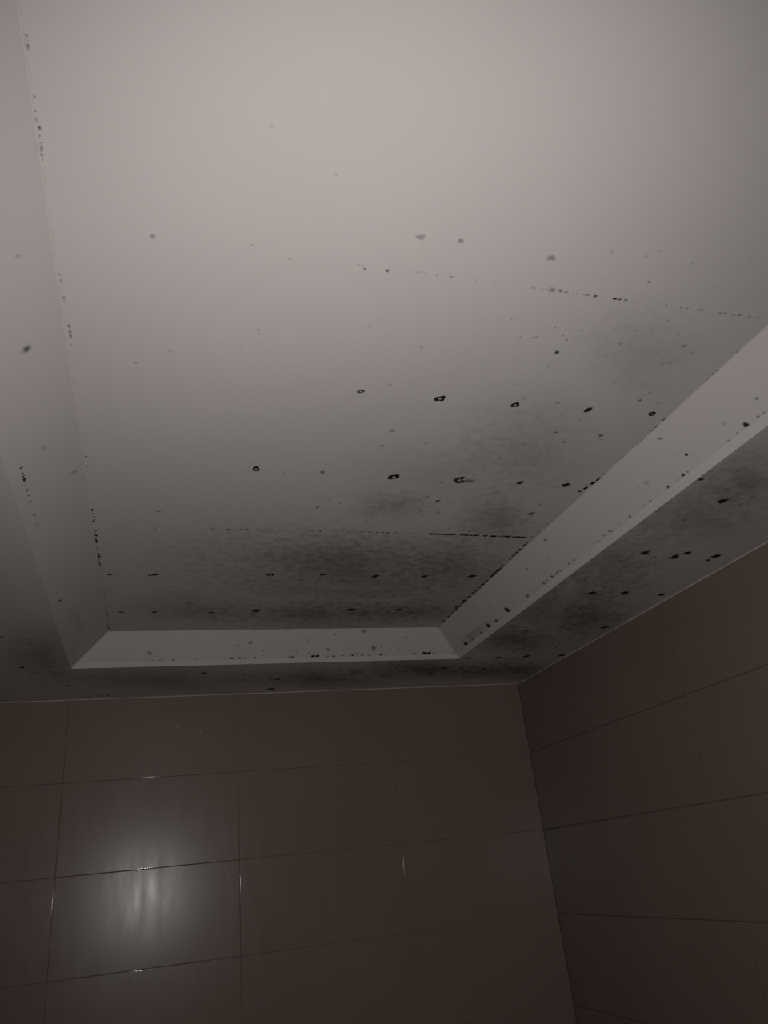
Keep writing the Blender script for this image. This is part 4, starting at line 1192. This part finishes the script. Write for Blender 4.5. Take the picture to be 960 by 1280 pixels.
('P', 0.219, 1.84, 2.3595, 0.0043, 0.28),
('P', 0.471, 1.571, 2.3595, 0.0041, 0.18),
('P', 0.735, 2.12, 2.3595, 0.0051, 0.21),
('P', 0.429, 1.55, 2.3595, 0.0031, 0.34),
('P', 0.499, 1.712, 2.3595, 0.0029, 0.25),
('P', 0.19, 1.513, 2.3595, 0.0025, 0.26),
('P', 0.392, 1.546, 2.3595, 0.0019, 0.2),
('P', 0.576, 1.465, 2.3595, 0.0038, 0.24),
('P', 0.449, 1.791, 2.3595, 0.0038, 0.22),
('P', 0.862, 2.289, 2.3595, 0.0045, 0.3),
('P', 0.443, 2.002, 2.3595, 0.0058, 0.32),
('P', 0.416, 1.814, 2.3595, 0.0037, 0.29),
('P', 0.556, 1.487, 2.3595, 0.0021, 0.29),
('P', 0.294, 2.334, 2.3595, 0.0056, 0.24),
('P', 0.355, 1.667, 2.3595, 0.0039, 0.33),
('P', 0.685, 2.216, 2.3595, 0.0039, 0.27),
('P', 0.799, 2.068, 2.3595, 0.0052, 0.3),
('P', 0.614, 1.545, 2.3595, 0.0044, 0.2),
('P', 0.437, 2.225, 2.3595, 0.0047, 0.21),
('P', 0.268, 1.824, 2.3595, 0.0033, 0.24),
('P', 0.61, 1.641, 2.3595, 0.0032, 0.2),
('P', 0.337, 1.564, 2.3595, 0.0034, 0.3),
('P', 0.257, 1.593, 2.3595, 0.0024, 0.19),
('P', 0.407, 1.54, 2.3595, 0.002, 0.24),
('P', 0.545, 1.609, 2.3595, 0.0023, 0.18),
('P', 0.68, 2.303, 2.3595, 0.004, 0.29),
('P', 0.234, 1.751, 2.3595, 0.0044, 0.22),
('P', 0.525, 2.319, 2.3595, 0.0054, 0.27),
('P', 0.184, 1.55, 2.3595, 0.0025, 0.26),
('P', 0.406, 1.922, 2.3595, 0.0057, 0.23),
('P', 0.42, 1.867, 2.3595, 0.0031, 0.26),
('P', 0.274, 1.496, 2.3595, 0.0027, 0.29),
('P', 0.334, 2.211, 2.3595, 0.0053, 0.19),
('P', 0.444, 1.98, 2.3595, 0.004, 0.31),
('P', 0.717, 1.84, 2.3595, 0.0044, 0.2),
('P', 0.593, 1.956, 2.3595, 0.0027, 0.28),
('P', 0.318, 2.024, 2.3595, 0.0034, 0.18),
('P', 0.592, 1.833, 2.3595, 0.0027, 0.35),
('P', 0.657, 1.807, 2.3595, 0.0049, 0.32),
('P', 0.601, 2.174, 2.3595, 0.0031, 0.34),
('P', 0.612, 1.894, 2.3595, 0.0056, 0.26),
('P', 0.512, 1.889, 2.3595, 0.0048, 0.2),
('P', 0.711, 2.189, 2.3595, 0.0028, 0.24),
('P', 0.458, 1.484, 2.3595, 0.0036, 0.33),
('P', 0.582, 1.672, 2.3595, 0.0026, 0.19),
('P', 0.312, 1.762, 2.3595, 0.0025, 0.23),
('P', 0.471, 1.905, 2.3595, 0.0032, 0.23),
('P', 0.744, 1.956, 2.3595, 0.0035, 0.32),
('P', 0.692, 1.863, 2.3595, 0.0046, 0.34),
('P', 0.655, 1.67, 2.3595, 0.0028, 0.21),
('P', 0.365, 1.478, 2.3595, 0.0039, 0.29),
('P', 0.641, 2.121, 2.3595, 0.0062, 0.32),
('P', 0.656, 1.762, 2.3595, 0.0045, 0.21),
('P', 0.691, 1.055, 2.3595, 0.0029, 0.16),
('P', 0.716, 0.968, 2.3595, 0.0016, 0.24),
('P', 0.91, 1.061, 2.3595, 0.0017, 0.21),
('P', 0.643, 0.943, 2.3595, 0.003, 0.21),
('P', 0.705, 0.817, 2.3595, 0.0015, 0.26),
('P', 0.636, 1.032, 2.3595, 0.0024, 0.22),
('P', 0.839, 0.889, 2.3595, 0.0037, 0.28),
('P', 0.774, 1.234, 2.3595, 0.0047, 0.28),
('P', 0.559, 0.885, 2.3595, 0.0024, 0.19),
('P', 0.784, 0.798, 2.3595, 0.0032, 0.28),
('P', 0.721, 0.821, 2.3595, 0.0036, 0.18),
('P', 0.579, 0.871, 2.3595, 0.0033, 0.19),
('P', 0.708, 0.834, 2.3595, 0.0029, 0.18),
('P', 0.64, 1.013, 2.3595, 0.0025, 0.27),
('P', 0.652, 0.843, 2.3595, 0.003, 0.25),
('P', 0.885, 1.373, 2.3595, 0.0047, 0.28),
('P', 0.745, 1.082, 2.3595, 0.0036, 0.16),
('P', 0.618, 1.03, 2.3595, 0.0025, 0.3),
('P', 0.812, 0.892, 2.3595, 0.0035, 0.16),
('P', 0.644, 1.042, 2.3595, 0.0035, 0.2),
('P', 0.687, 0.981, 2.3595, 0.0021, 0.16),
('P', 0.878, 1.077, 2.3595, 0.0042, 0.17),
('P', 0.803, 1.383, 2.3595, 0.0045, 0.21),
('P', 0.577, 0.873, 2.3595, 0.0032, 0.17),
('P', 0.952, 1.193, 2.3595, 0.0025, 0.17),
('P', 0.74, 0.868, 2.3595, 0.0025, 0.21),
('P', 0.938, 1.317, 2.3595, 0.002, 0.22),
('P', 0.798, 1.168, 2.3595, 0.0037, 0.27),
('P', 0.79, 0.968, 2.3595, 0.0039, 0.27),
('P', 0.755, 1.026, 2.3595, 0.0025, 0.27),
('P', 0.866, 0.899, 2.3595, 0.0025, 0.21),
('P', 0.727, 0.896, 2.3595, 0.0019, 0.28),
('P', 0.522, 0.834, 2.3595, 0.0032, 0.19),
('P', 0.592, 0.842, 2.3595, 0.0018, 0.21),
('P', 0.826, 0.826, 2.3595, 0.0037, 0.22),
('P', 0.584, 0.869, 2.3595, 0.0031, 0.3),
('P', 0.65, 0.997, 2.3595, 0.0034, 0.16),
('P', 0.876, 1.16, 2.3595, 0.0043, 0.25),
('P', 0.601, 0.833, 2.3595, 0.0019, 0.15),
('P', 0.899, 1.213, 2.3595, 0.0039, 0.24),
('P', 0.945, 1.333, 2.3595, 0.0023, 0.27),
('P', 0.609, 1.0, 2.3595, 0.0037, 0.17),
('P', 0.696, 1.097, 2.3595, 0.0036, 0.28),
('P', 0.951, 1.353, 2.3595, 0.0041, 0.17),
('P', 0.712, 1.196, 2.3595, 0.0042, 0.23),
('P', 0.83, 1.362, 2.3595, 0.0032, 0.2),
('P', 0.727, 1.093, 2.3595, 0.0026, 0.23),
('P', 0.557, 0.874, 2.3595, 0.0031, 0.26),
('P', 0.745, 0.828, 2.3595, 0.0025, 0.28),
('P', 0.789, 1.094, 2.3595, 0.0044, 0.22),
('P', 0.902, 1.165, 2.3595, 0.002, 0.29),
('P', 0.605, 0.908, 2.3595, 0.0018, 0.13),
('P', 0.303, 0.888, 2.3595, 0.0031, 0.16),
('P', 0.616, 1.159, 2.3595, 0.0021, 0.14),
('P', 0.146, 1.079, 2.3595, 0.003, 0.11),
('P', 0.479, 0.875, 2.3595, 0.0027, 0.12),
('P', 0.732, 1.718, 2.3595, 0.0032, 0.15),
('P', 0.504, 0.971, 2.3595, 0.0023, 0.14),
('P', 0.642, 1.15, 2.3595, 0.0021, 0.11),
('P', 0.364, 0.885, 2.3595, 0.0019, 0.12),
('P', 0.312, 0.867, 2.3595, 0.0029, 0.1),
('P', 0.746, 1.328, 2.3595, 0.0041, 0.11),
('P', 0.262, 1.573, 2.3595, 0.0019, 0.12),
('P', 0.696, 1.025, 2.3595, 0.0027, 0.15),
('P', 0.566, 0.898, 2.3595, 0.0023, 0.16),
('P', 0.643, 0.939, 2.3595, 0.0023, 0.2),
('P', 0.225, 1.133, 2.3595, 0.0021, 0.15),
('P', 0.413, 1.018, 2.3595, 0.003, 0.2),
('P', 0.588, 1.747, 2.3595, 0.005, 0.17),
('P', 0.512, 1.107, 2.3595, 0.0029, 0.18),
('P', 0.258, 1.732, 2.3595, 0.0036, 0.1),
('P', 0.411, 1.162, 2.3595, 0.0021, 0.11),
('P', 0.175, 1.324, 2.3595, 0.0036, 0.14),
('P', 0.553, 1.385, 2.3595, 0.002, 0.18),
('P', 0.641, 1.417, 2.3595, 0.0031, 0.14),
('P', 0.825, 1.466, 2.3595, 0.0023, 0.17),
('P', 0.93, 1.663, 2.3595, 0.0025, 0.13),
('P', 0.492, 0.966, 2.3595, 0.0015, 0.19),
('P', 0.202, 1.191, 2.3595, 0.0032, 0.13),
('P', 0.368, 0.847, 2.3595, 0.0016, 0.1),
('P', 0.187, 1.187, 2.3595, 0.0029, 0.15),
('P', 0.673, 1.126, 2.3595, 0.0036, 0.15),
('P', 0.141, 0.931, 2.3595, 0.0026, 0.19),
('P', 0.761, 1.643, 2.3595, 0.0039, 0.18),
('P', 0.381, 1.204, 2.3595, 0.0039, 0.17),
('P', 0.116, 0.967, 2.3595, 0.0026, 0.17),
('P', 0.808, 1.546, 2.3595, 0.004, 0.13),
('P', 0.115, 0.913, 2.3595, 0.002, 0.13),
('P', 0.506, 0.834, 2.3595, 0.0032, 0.11),
('P', 0.357, 1.131, 2.3595, 0.002, 0.18),
('P', 0.213, 1.086, 2.3595, 0.0025, 0.16),
('P', 0.607, 0.675, 2.3595, 0.0029, 0.19),
('P', 0.954, 0.853, 2.3595, 0.0023, 0.15),
('P', 0.864, 0.901, 2.3595, 0.0024, 0.25),
('P', 0.767, 0.948, 2.3595, 0.0027, 0.13),
('P', 0.785, 0.769, 2.3595, 0.0016, 0.19),
('P', 0.882, 0.865, 2.3595, 0.0031, 0.22),
('P', 0.776, 0.986, 2.3595, 0.0025, 0.18),
('P', 0.717, 0.991, 2.3595, 0.0027, 0.18),
('P', 0.721, 0.964, 2.3595, 0.0033, 0.16),
('P', 0.772, 0.822, 2.3595, 0.0037, 0.18),
('P', 0.759, 0.931, 2.3595, 0.0023, 0.2),
('P', 0.891, 0.802, 2.3595, 0.0017, 0.23),
('P', 0.653, 0.865, 2.3595, 0.0018, 0.24),
('P', 0.727, 0.767, 2.3595, 0.0017, 0.15),
('P', 0.892, 0.959, 2.3595, 0.0025, 0.22),
('P', 0.774, 0.743, 2.3595, 0.0027, 0.23),
('P', 0.743, 0.674, 2.3595, 0.0031, 0.2),
('P', 0.626, 0.859, 2.3595, 0.0033, 0.22),
('P', 0.823, 0.642, 2.3595, 0.0018, 0.2),
('P', 0.859, 0.897, 2.3595, 0.0037, 0.24),
('P', 0.619, 0.794, 2.3595, 0.0017, 0.16),
('P', 0.821, 0.647, 2.3595, 0.0028, 0.2),
('P', 0.621, 0.729, 2.3595, 0.0026, 0.16),
('P', 0.793, 0.669, 2.3595, 0.0014, 0.17),
('P', 0.723, 0.959, 2.3595, 0.0022, 0.2),
('P', 0.708, 0.682, 2.3595, 0.0016, 0.2),
('P', 0.97, 0.949, 2.3595, 0.0025, 0.17),
('P', 0.816, 0.663, 2.3595, 0.0025, 0.21),
('P', 0.684, 0.767, 2.3595, 0.0016, 0.21),
('P', 0.863, 0.88, 2.3595, 0.0028, 0.17),
('P', 0.913, 0.794, 2.3595, 0.0026, 0.21),
('P', 0.603, 0.842, 2.3595, 0.003, 0.25),
('P', 0.807, 0.711, 2.3595, 0.0033, 0.19),
('P', 0.621, 1.586, 2.3595, 0.003, 0.25),
('P', 0.482, 1.542, 2.3595, 0.0045, 0.26),
('P', 0.45, 1.4, 2.3595, 0.0042, 0.27),
('P', 0.512, 1.485, 2.3595, 0.0023, 0.29),
('P', 0.408, 1.591, 2.3595, 0.0021, 0.18),
('P', 0.479, 1.524, 2.3595, 0.0029, 0.31),
('P', 0.491, 1.564, 2.3595, 0.0032, 0.25),
('P', 0.467, 1.429, 2.3595, 0.0028, 0.27),
('P', 0.538, 1.465, 2.3595, 0.0028, 0.31),
('P', 0.51, 1.535, 2.3595, 0.0027, 0.33),
('P', 0.568, 1.395, 2.3595, 0.0045, 0.28),
('P', 0.372, 1.413, 2.3595, 0.0037, 0.22),
('P', 0.48, 1.501, 2.3595, 0.0033, 0.2),
('P', 0.503, 1.6, 2.3595, 0.0052, 0.25),
('P', 0.609, 1.498, 2.3595, 0.004, 0.3),
('P', 0.59, 1.446, 2.3595, 0.0046, 0.32),
('P', 0.599, 1.524, 2.3595, 0.0046, 0.31),
('P', 0.591, 1.529, 2.3595, 0.0043, 0.21),
('P', 0.489, 1.443, 2.3595, 0.0047, 0.18),
('P', 0.4, 1.413, 2.3595, 0.0027, 0.26),
('P', 0.471, 1.536, 2.3595, 0.0049, 0.24),
('P', 0.386, 1.457, 2.3595, 0.0045, 0.18),
('P', 0.447, 1.464, 2.3595, 0.0039, 0.29),
('P', 0.463, 1.54, 2.3595, 0.0021, 0.31),
('P', 0.497, 1.53, 2.3595, 0.003, 0.3),
('P', 0.415, 1.591, 2.3595, 0.0034, 0.24),
('P', 0.514, 1.545, 2.3595, 0.004, 0.29),
('P', 0.53, 1.554, 2.3595, 0.0025, 0.31),
('P', 0.427, 1.402, 2.3595, 0.0025, 0.29),
('P', 0.498, 1.499, 2.3595, 0.0047, 0.24),
('P', 0.512, 1.582, 2.3595, 0.0039, 0.2),
('P', 0.392, 1.491, 2.3595, 0.0047, 0.3),
('P', 0.493, 1.416, 2.3595, 0.0021, 0.25),
('P', 0.482, 1.586, 2.3595, 0.0046, 0.34),
('P', 0.482, 1.592, 2.3595, 0.0045, 0.21),
('P', 0.532, 1.399, 2.3595, 0.0018, 0.31),
('P', 0.454, 1.477, 2.3595, 0.0022, 0.2),
('P', 0.58, 1.393, 2.3595, 0.0031, 0.32),
('P', 0.536, 1.479, 2.3595, 0.0048, 0.34),
('P', 0.397, 1.494, 2.3595, 0.004, 0.22),
('S', 1.103, 1.564, 2.2735, 0.0028, 0.31),
('S', 1.262, 1.574, 2.2735, 0.0058, 0.48),
('S', 1.24, 1.962, 2.2735, 0.0046, 0.51),
('S', 1.44, 1.899, 2.2735, 0.0056, 0.31),
('S', 1.196, 1.71, 2.2735, 0.0052, 0.31),
('S', 1.267, 1.991, 2.2735, 0.0073, 0.34),
('S', 1.275, 1.623, 2.2735, 0.0056, 0.33),
('S', 1.217, 1.534, 2.2735, 0.0055, 0.47),
('S', 1.218, 1.686, 2.2735, 0.0036, 0.31),
('S', 1.505, 2.065, 2.2735, 0.0044, 0.41),
('S', 1.146, 2.287, 2.2735, 0.0065, 0.34),
('S', 1.366, 1.776, 2.2735, 0.0063, 0.34),
('S', 1.327, 2.005, 2.2735, 0.0069, 0.48),
('S', 1.161, 2.034, 2.2735, 0.0053, 0.44),
('S', 1.239, 1.855, 2.2735, 0.0033, 0.43),
('S', 1.269, 2.251, 2.2735, 0.0054, 0.34),
('S', 1.27, 1.803, 2.2735, 0.006, 0.28),
('S', 1.279, 1.759, 2.2735, 0.0064, 0.41),
('S', 1.358, 2.321, 2.2735, 0.0084, 0.35),
('S', 1.246, 1.804, 2.2735, 0.0068, 0.53),
('S', 1.308, 2.175, 2.2735, 0.0058, 0.31),
('S', 1.474, 2.062, 2.2735, 0.0077, 0.41),
('S', 1.327, 2.223, 2.2735, 0.008, 0.39),
('S', 1.174, 1.608, 2.2735, 0.0057, 0.44),
('S', 1.149, 1.745, 2.2735, 0.0063, 0.37),
('S', 1.415, 2.07, 2.2735, 0.0054, 0.52),
('S', 1.221, 1.985, 2.2735, 0.0053, 0.28),
('S', 1.156, 1.977, 2.2735, 0.0067, 0.43),
('S', 1.141, 1.464, 2.2735, 0.0041, 0.52),
('S', 1.328, 1.972, 2.2735, 0.0036, 0.31),
('S', 1.479, 1.953, 2.2735, 0.0032, 0.33),
('S', 1.393, 1.914, 2.2735, 0.0031, 0.33),
('S', 1.417, 2.434, 2.2735, 0.0085, 0.34),
('S', 1.111, 1.941, 2.2735, 0.0032, 0.46),
('S', 1.186, 1.585, 2.2735, 0.0058, 0.47),
('S', 1.227, 2.073, 2.2735, 0.0051, 0.28),
('S', 1.2, 1.587, 2.2735, 0.0041, 0.35),
('S', 1.108, 2.728, 2.2735, 0.0064, 0.38),
('S', 1.333, 2.748, 2.2735, 0.004, 0.55),
('S', 1.497, 2.63, 2.2735, 0.0042, 0.43),
('S', 0.98, 2.623, 2.2735, 0.0052, 0.4),
('S', 0.951, 2.861, 2.2735, 0.0051, 0.32),
('S', 1.448, 2.758, 2.2735, 0.0069, 0.4),
('S', 1.214, 2.79, 2.2735, 0.0068, 0.41),
('S', 1.366, 2.915, 2.2735, 0.0088, 0.58),
('S', 1.095, 2.678, 2.2735, 0.0083, 0.37),
('S', 0.911, 2.675, 2.2735, 0.0035, 0.33),
('S', 1.414, 2.641, 2.2735, 0.0061, 0.41),
('S', 1.125, 2.838, 2.2735, 0.0037, 0.36),
('S', 1.331, 2.636, 2.2735, 0.0049, 0.47),
('S', 1.313, 2.618, 2.2735, 0.0074, 0.37),
('S', 1.479, 2.897, 2.2735, 0.0075, 0.43),
('S', 1.086, 2.58, 2.2735, 0.0069, 0.54),
('S', 1.377, 2.745, 2.2735, 0.0062, 0.57),
('S', 1.425, 2.765, 2.2735, 0.0095, 0.46),
('S', 1.489, 2.884, 2.2735, 0.0084, 0.56),
('S', 1.181, 2.88, 2.2735, 0.0048, 0.52),
('S', 0.963, 2.713, 2.2735, 0.0045, 0.55),
('S', 1.065, 2.876, 2.2735, 0.0049, 0.53),
('S', 1.394, 2.884, 2.2735, 0.0063, 0.32),
('S', 1.217, 2.903, 2.2735, 0.0042, 0.36),
('S', 0.955, 2.86, 2.2735, 0.0082, 0.51),
('S', 0.98, 2.829, 2.2735, 0.0077, 0.53),
('S', 1.184, 2.692, 2.2735, 0.0045, 0.5),
('S', 1.169, 2.831, 2.2735, 0.0081, 0.58),
('S', 1.105, 2.789, 2.2735, 0.0086, 0.39),
('S', 1.285, 2.691, 2.2735, 0.0053, 0.34),
('S', 1.133, 2.572, 2.2735, 0.0035, 0.32),
('S', 1.164, 2.621, 2.2735, 0.0059, 0.4),
('S', 1.154, 1.262, 2.2735, 0.0024, 0.22),
('S', 1.448, 1.506, 2.2735, 0.0035, 0.31),
('S', 1.393, 1.346, 2.2735, 0.0057, 0.29),
('S', 1.207, 1.129, 2.2735, 0.0045, 0.39),
('S', 1.222, 1.424, 2.2735, 0.0046, 0.26),
('S', 1.251, 1.527, 2.2735, 0.0026, 0.37),
('S', 1.328, 1.592, 2.2735, 0.0029, 0.4),
('S', 1.263, 1.381, 2.2735, 0.0048, 0.34),
('S', 1.171, 1.15, 2.2735, 0.0046, 0.21),
('S', 1.175, 1.21, 2.2735, 0.0043, 0.38),
('S', 1.158, 1.479, 2.2735, 0.0029, 0.29),
('S', 1.105, 1.133, 2.2735, 0.0027, 0.27),
('S', 1.156, 1.328, 2.2735, 0.0041, 0.25),
('S', 1.169, 1.263, 2.2735, 0.0045, 0.26),
('S', 1.2, 1.509, 2.2735, 0.0031, 0.25),
('S', 1.326, 1.29, 2.2735, 0.0042, 0.31),
('S', 1.283, 1.31, 2.2735, 0.0042, 0.32),
('S', 1.144, 1.252, 2.2735, 0.0039, 0.31),
('S', 1.108, 1.215, 2.2735, 0.0022, 0.34),
('S', 1.11, 1.157, 2.2735, 0.0026, 0.23),
('S', 1.147, 1.111, 2.2735, 0.0041, 0.33),
('S', 1.223, 1.488, 2.2735, 0.0054, 0.23),
('S', 1.241, 1.316, 2.2735, 0.0024, 0.24),
('S', 1.438, 1.563, 2.2735, 0.0025, 0.22),
('S', 0.358, 2.843, 2.2735, 0.0039, 0.42),
('S', 0.559, 2.697, 2.2735, 0.0073, 0.45),
('S', 0.557, 2.719, 2.2735, 0.006, 0.25),
('S', 0.419, 2.663, 2.2735, 0.0033, 0.32),
('S', 1.023, 2.904, 2.2735, 0.0068, 0.38),
('S', 0.924, 2.707, 2.2735, 0.0076, 0.32),
('S', 0.709, 2.816, 2.2735, 0.0034, 0.47),
('S', 0.892, 2.755, 2.2735, 0.0061, 0.31),
('S', 0.688, 2.747, 2.2735, 0.0082, 0.4),
('S', 0.381, 2.791, 2.2735, 0.0059, 0.28),
('S', 0.294, 2.644, 2.2735, 0.0044, 0.45),
('S', 0.473, 2.83, 2.2735, 0.0039, 0.38),
('S', 0.47, 2.816, 2.2735, 0.0048, 0.35),
('S', 0.742, 2.725, 2.2735, 0.008, 0.27),
('S', 0.599, 2.755, 2.2735, 0.0081, 0.45),
('S', 0.9, 2.722, 2.2735, 0.0049, 0.31),
('S', 0.314, 2.75, 2.2735, 0.0041, 0.33),
('S', 0.914, 2.725, 2.2735, 0.0072, 0.37),
('S', 0.963, 2.805, 2.2735, 0.0051, 0.31),
('S', 0.404, 2.849, 2.2735, 0.0068, 0.38),
('S', -0.33, 2.501, 2.2735, 0.0051, 0.37),
('S', -0.402, 2.458, 2.2735, 0.0031, 0.25),
('S', -0.388, 2.481, 2.2735, 0.0026, 0.39),
('S', -0.386, 2.47, 2.2735, 0.0027, 0.23),
('S', -0.112, 2.687, 2.2735, 0.0066, 0.38),
('S', -0.358, 2.614, 2.2735, 0.0053, 0.24),
('S', -0.314, 2.491, 2.2735, 0.0023, 0.22),
('S', -0.143, 2.588, 2.2735, 0.0032, 0.34),
('S', -0.161, 2.614, 2.2735, 0.0033, 0.28),
('S', -0.461, 2.782, 2.2735, 0.006, 0.26),
('S', -0.303, 2.791, 2.2735, 0.0026, 0.24),
('S', -0.296, 2.576, 2.2735, 0.0048, 0.37),
('S', -0.221, 2.593, 2.2735, 0.0032, 0.27),
('S', -0.365, 2.799, 2.2735, 0.0055, 0.27),
('S', -0.413, 2.756, 2.2735, 0.0052, 0.39),
('R', 1.031, 2.051, 2.3131, 0.0041, 0.22),
('R', 0.994, 1.981, 2.3411, 0.0033, 0.29),
('R', 1.024, 1.708, 2.3186, 0.005, 0.22),
('R', 1.009, 1.806, 2.33, 0.0063, 0.35),
('R', 1.018, 2.098, 2.3229, 0.0063, 0.35),
('R', 0.978, 1.798, 2.3536, 0.0035, 0.32),
('R', 1.047, 2.055, 2.301, 0.006, 0.28),
('R', 0.988, 2.036, 2.3458, 0.0038, 0.34),
('R', 0.994, 2.175, 2.3413, 0.0056, 0.32),
('R', 1.041, 2.12, 2.3051, 0.0047, 0.23),
('R', 1.022, 0.967, 2.3201, 0.0022, 0.29),
('R', 1.022, 1.133, 2.3202, 0.0031, 0.23),
('R', 1.025, 1.088, 2.3177, 0.0024, 0.23),
('R', 1.028, 1.278, 2.3157, 0.0047, 0.23),
('B', 0.268, 2.498, 2.3206, 0.0064, 0.4),
('B', 0.354, 2.515, 2.3081, 0.0063, 0.37),
('B', 0.376, 2.485, 2.3307, 0.0029, 0.37),
('B', 0.886, 2.512, 2.3102, 0.0032, 0.36),
('B', 0.83, 2.489, 2.3277, 0.0056, 0.28),
('B', 0.368, 2.463, 2.348, 0.0045, 0.29),
('B', 0.469, 2.52, 2.3038, 0.0055, 0.29),
('B', 0.91, 2.474, 2.3398, 0.0045, 0.29),
('B', 0.679, 2.531, 2.2953, 0.0039, 0.24),
('B', 0.449, 2.517, 2.3066, 0.006, 0.31),
('B', 0.282, 2.502, 2.3182, 0.0031, 0.2),
('B', 0.514, 2.526, 2.2997, 0.0049, 0.39),
('B', 0.597, 2.466, 2.3454, 0.0064, 0.39),
('B', 0.691, 2.534, 2.2932, 0.0058, 0.31),
('B', 0.505, 2.484, 2.3319, 0.0066, 0.21),
('B', 0.839, 2.521, 2.3035, 0.0069, 0.24),
('B', 0.855, 2.479, 2.3355, 0.0078, 0.25),
('B', 0.772, 2.508, 2.3135, 0.0076, 0.34),
('B', 0.551, 2.48, 2.3347, 0.0042, 0.27),
('B', 0.543, 2.484, 2.3318, 0.0043, 0.24),
]
FLECKS=[(0.0952, 2.1595, 0.004), (0.1832, 2.1315, 0.0036), (-0.0343, 1.6804, 0.0033), (0.229, 1.3789, 0.003)]  # small glints on the back wall, painted as pale flecks

for s, x, y, z, r, k, ring in SPOTS:
    N, U, V = basis(s); c = (x, y, z); host = part_of(s, c)
    bm = bmesh.new()
    if ring: r *= 0.85
    blob(bm, (x, y, z), U * (r * 1.12), V * (r * 1.05), N, k if k > .6 else k * .75, ring, rings=5 if ring else 4)
    clip(bm, clip_planes(s, host))
    if len(bm.faces) < 3: bm.free(); continue
    o = link('mould_spot', bm, M_SPOT, host, True)
    o['label'] = 'black ring of mould round a screw head' if ring else ('black mould spot' if k > .6 else 'faint grey mould spot')

for s, c, U, V, k in PATCHES:
    N = NORM[s]
    for host in ([s_back, s_right, s_left] if s == 'S' else [part_of(s, c)]):
        bm = bmesh.new()
        random.seed(int(abs(c[0] * 1000)))
        blob(bm, c, Vector(U) * 1.25, Vector(V) * 1.25, N, k, 0, rings=8, seg=40, rough=0.12, lift=0.0003, dome=0.0)
        clip(bm, clip_planes(s, host))
        if len(bm.faces) < 4: bm.free(); continue
        link('mould_and_shade_stain', bm, M_STAIN, host, True)['label'] = 'cloudy dark film of mould and painted shade'

buckets = {}
for s, x, y, z, r, k in SPECKS:
    N, U, V = basis(s); host = part_of(s, (x, y))
    b = buckets.setdefault((s, host.name), (bmesh.new(), host))[0]
    g = 1.3 if k > .8 else 1.0
    blob(b, (x, y, z), U * (r * g), V * (r * g), N, k if k > .6 else k * 0.8, 0, rings=2, seg=8, rough=0.3, dome=0.0003)
for (s, nme), (b, host) in buckets.items():
    clip(b, clip_planes(s, host))
    o = link('mould_speckles', b, M_SPECK, host, True)
    o['kind'] = 'stuff'; o['label'] = 'tiny dark mould specks'

M_FLECK = paint('pale_glint_fleck', (0.55, 0.50, 0.46), 0.5)
for x, z, r in FLECKS:
    bm = bmesh.new()
    blob(bm, (x, YB, z), Vector((r, 0, 0)), Vector((0, 0, r * 1.4)), Vector((0, -1, 0)), 1.0, 0, rings=3, seg=9, rough=0.5, lift=0.0001, dome=0.0008)
    link('glint_fleck', bm, M_FLECK, bpy.data.objects['wall_back'], True)['label'] = 'tiny glint painted as a pale fleck'

LAB = {'ceiling': ('white painted recessed ceiling panel with black mould spots and stained joints', 'ceiling'),
       'wall_back': ('dark brown tiled wall under the ceiling, reflecting the torch light', 'wall'),
       'wall_right': ('dark brown tiled wall on the right meeting the back wall in the corner', 'wall'),
       'wall_left': ('dark brown tiled wall on the left, outside the frame', 'wall'),
       'wall_front': ('dark brown tiled wall behind the viewer, outside the frame', 'wall'),
       'floor': ('beige tiled bathroom floor below the frame', 'floor'),
       'trim_1': ('thin pale sealant line between the ceiling border and the back wall', 'sealant'),
       'trim_2': ('thin pale sealant line between the ceiling border and the right wall', 'sealant'),
       'trim_3': ('thin pale sealant line between the ceiling border and the left wall', 'sealant')}
for k, (l, c) in LAB.items():
    o = bpy.data.objects[k]; o['label'] = l; o['category'] = c
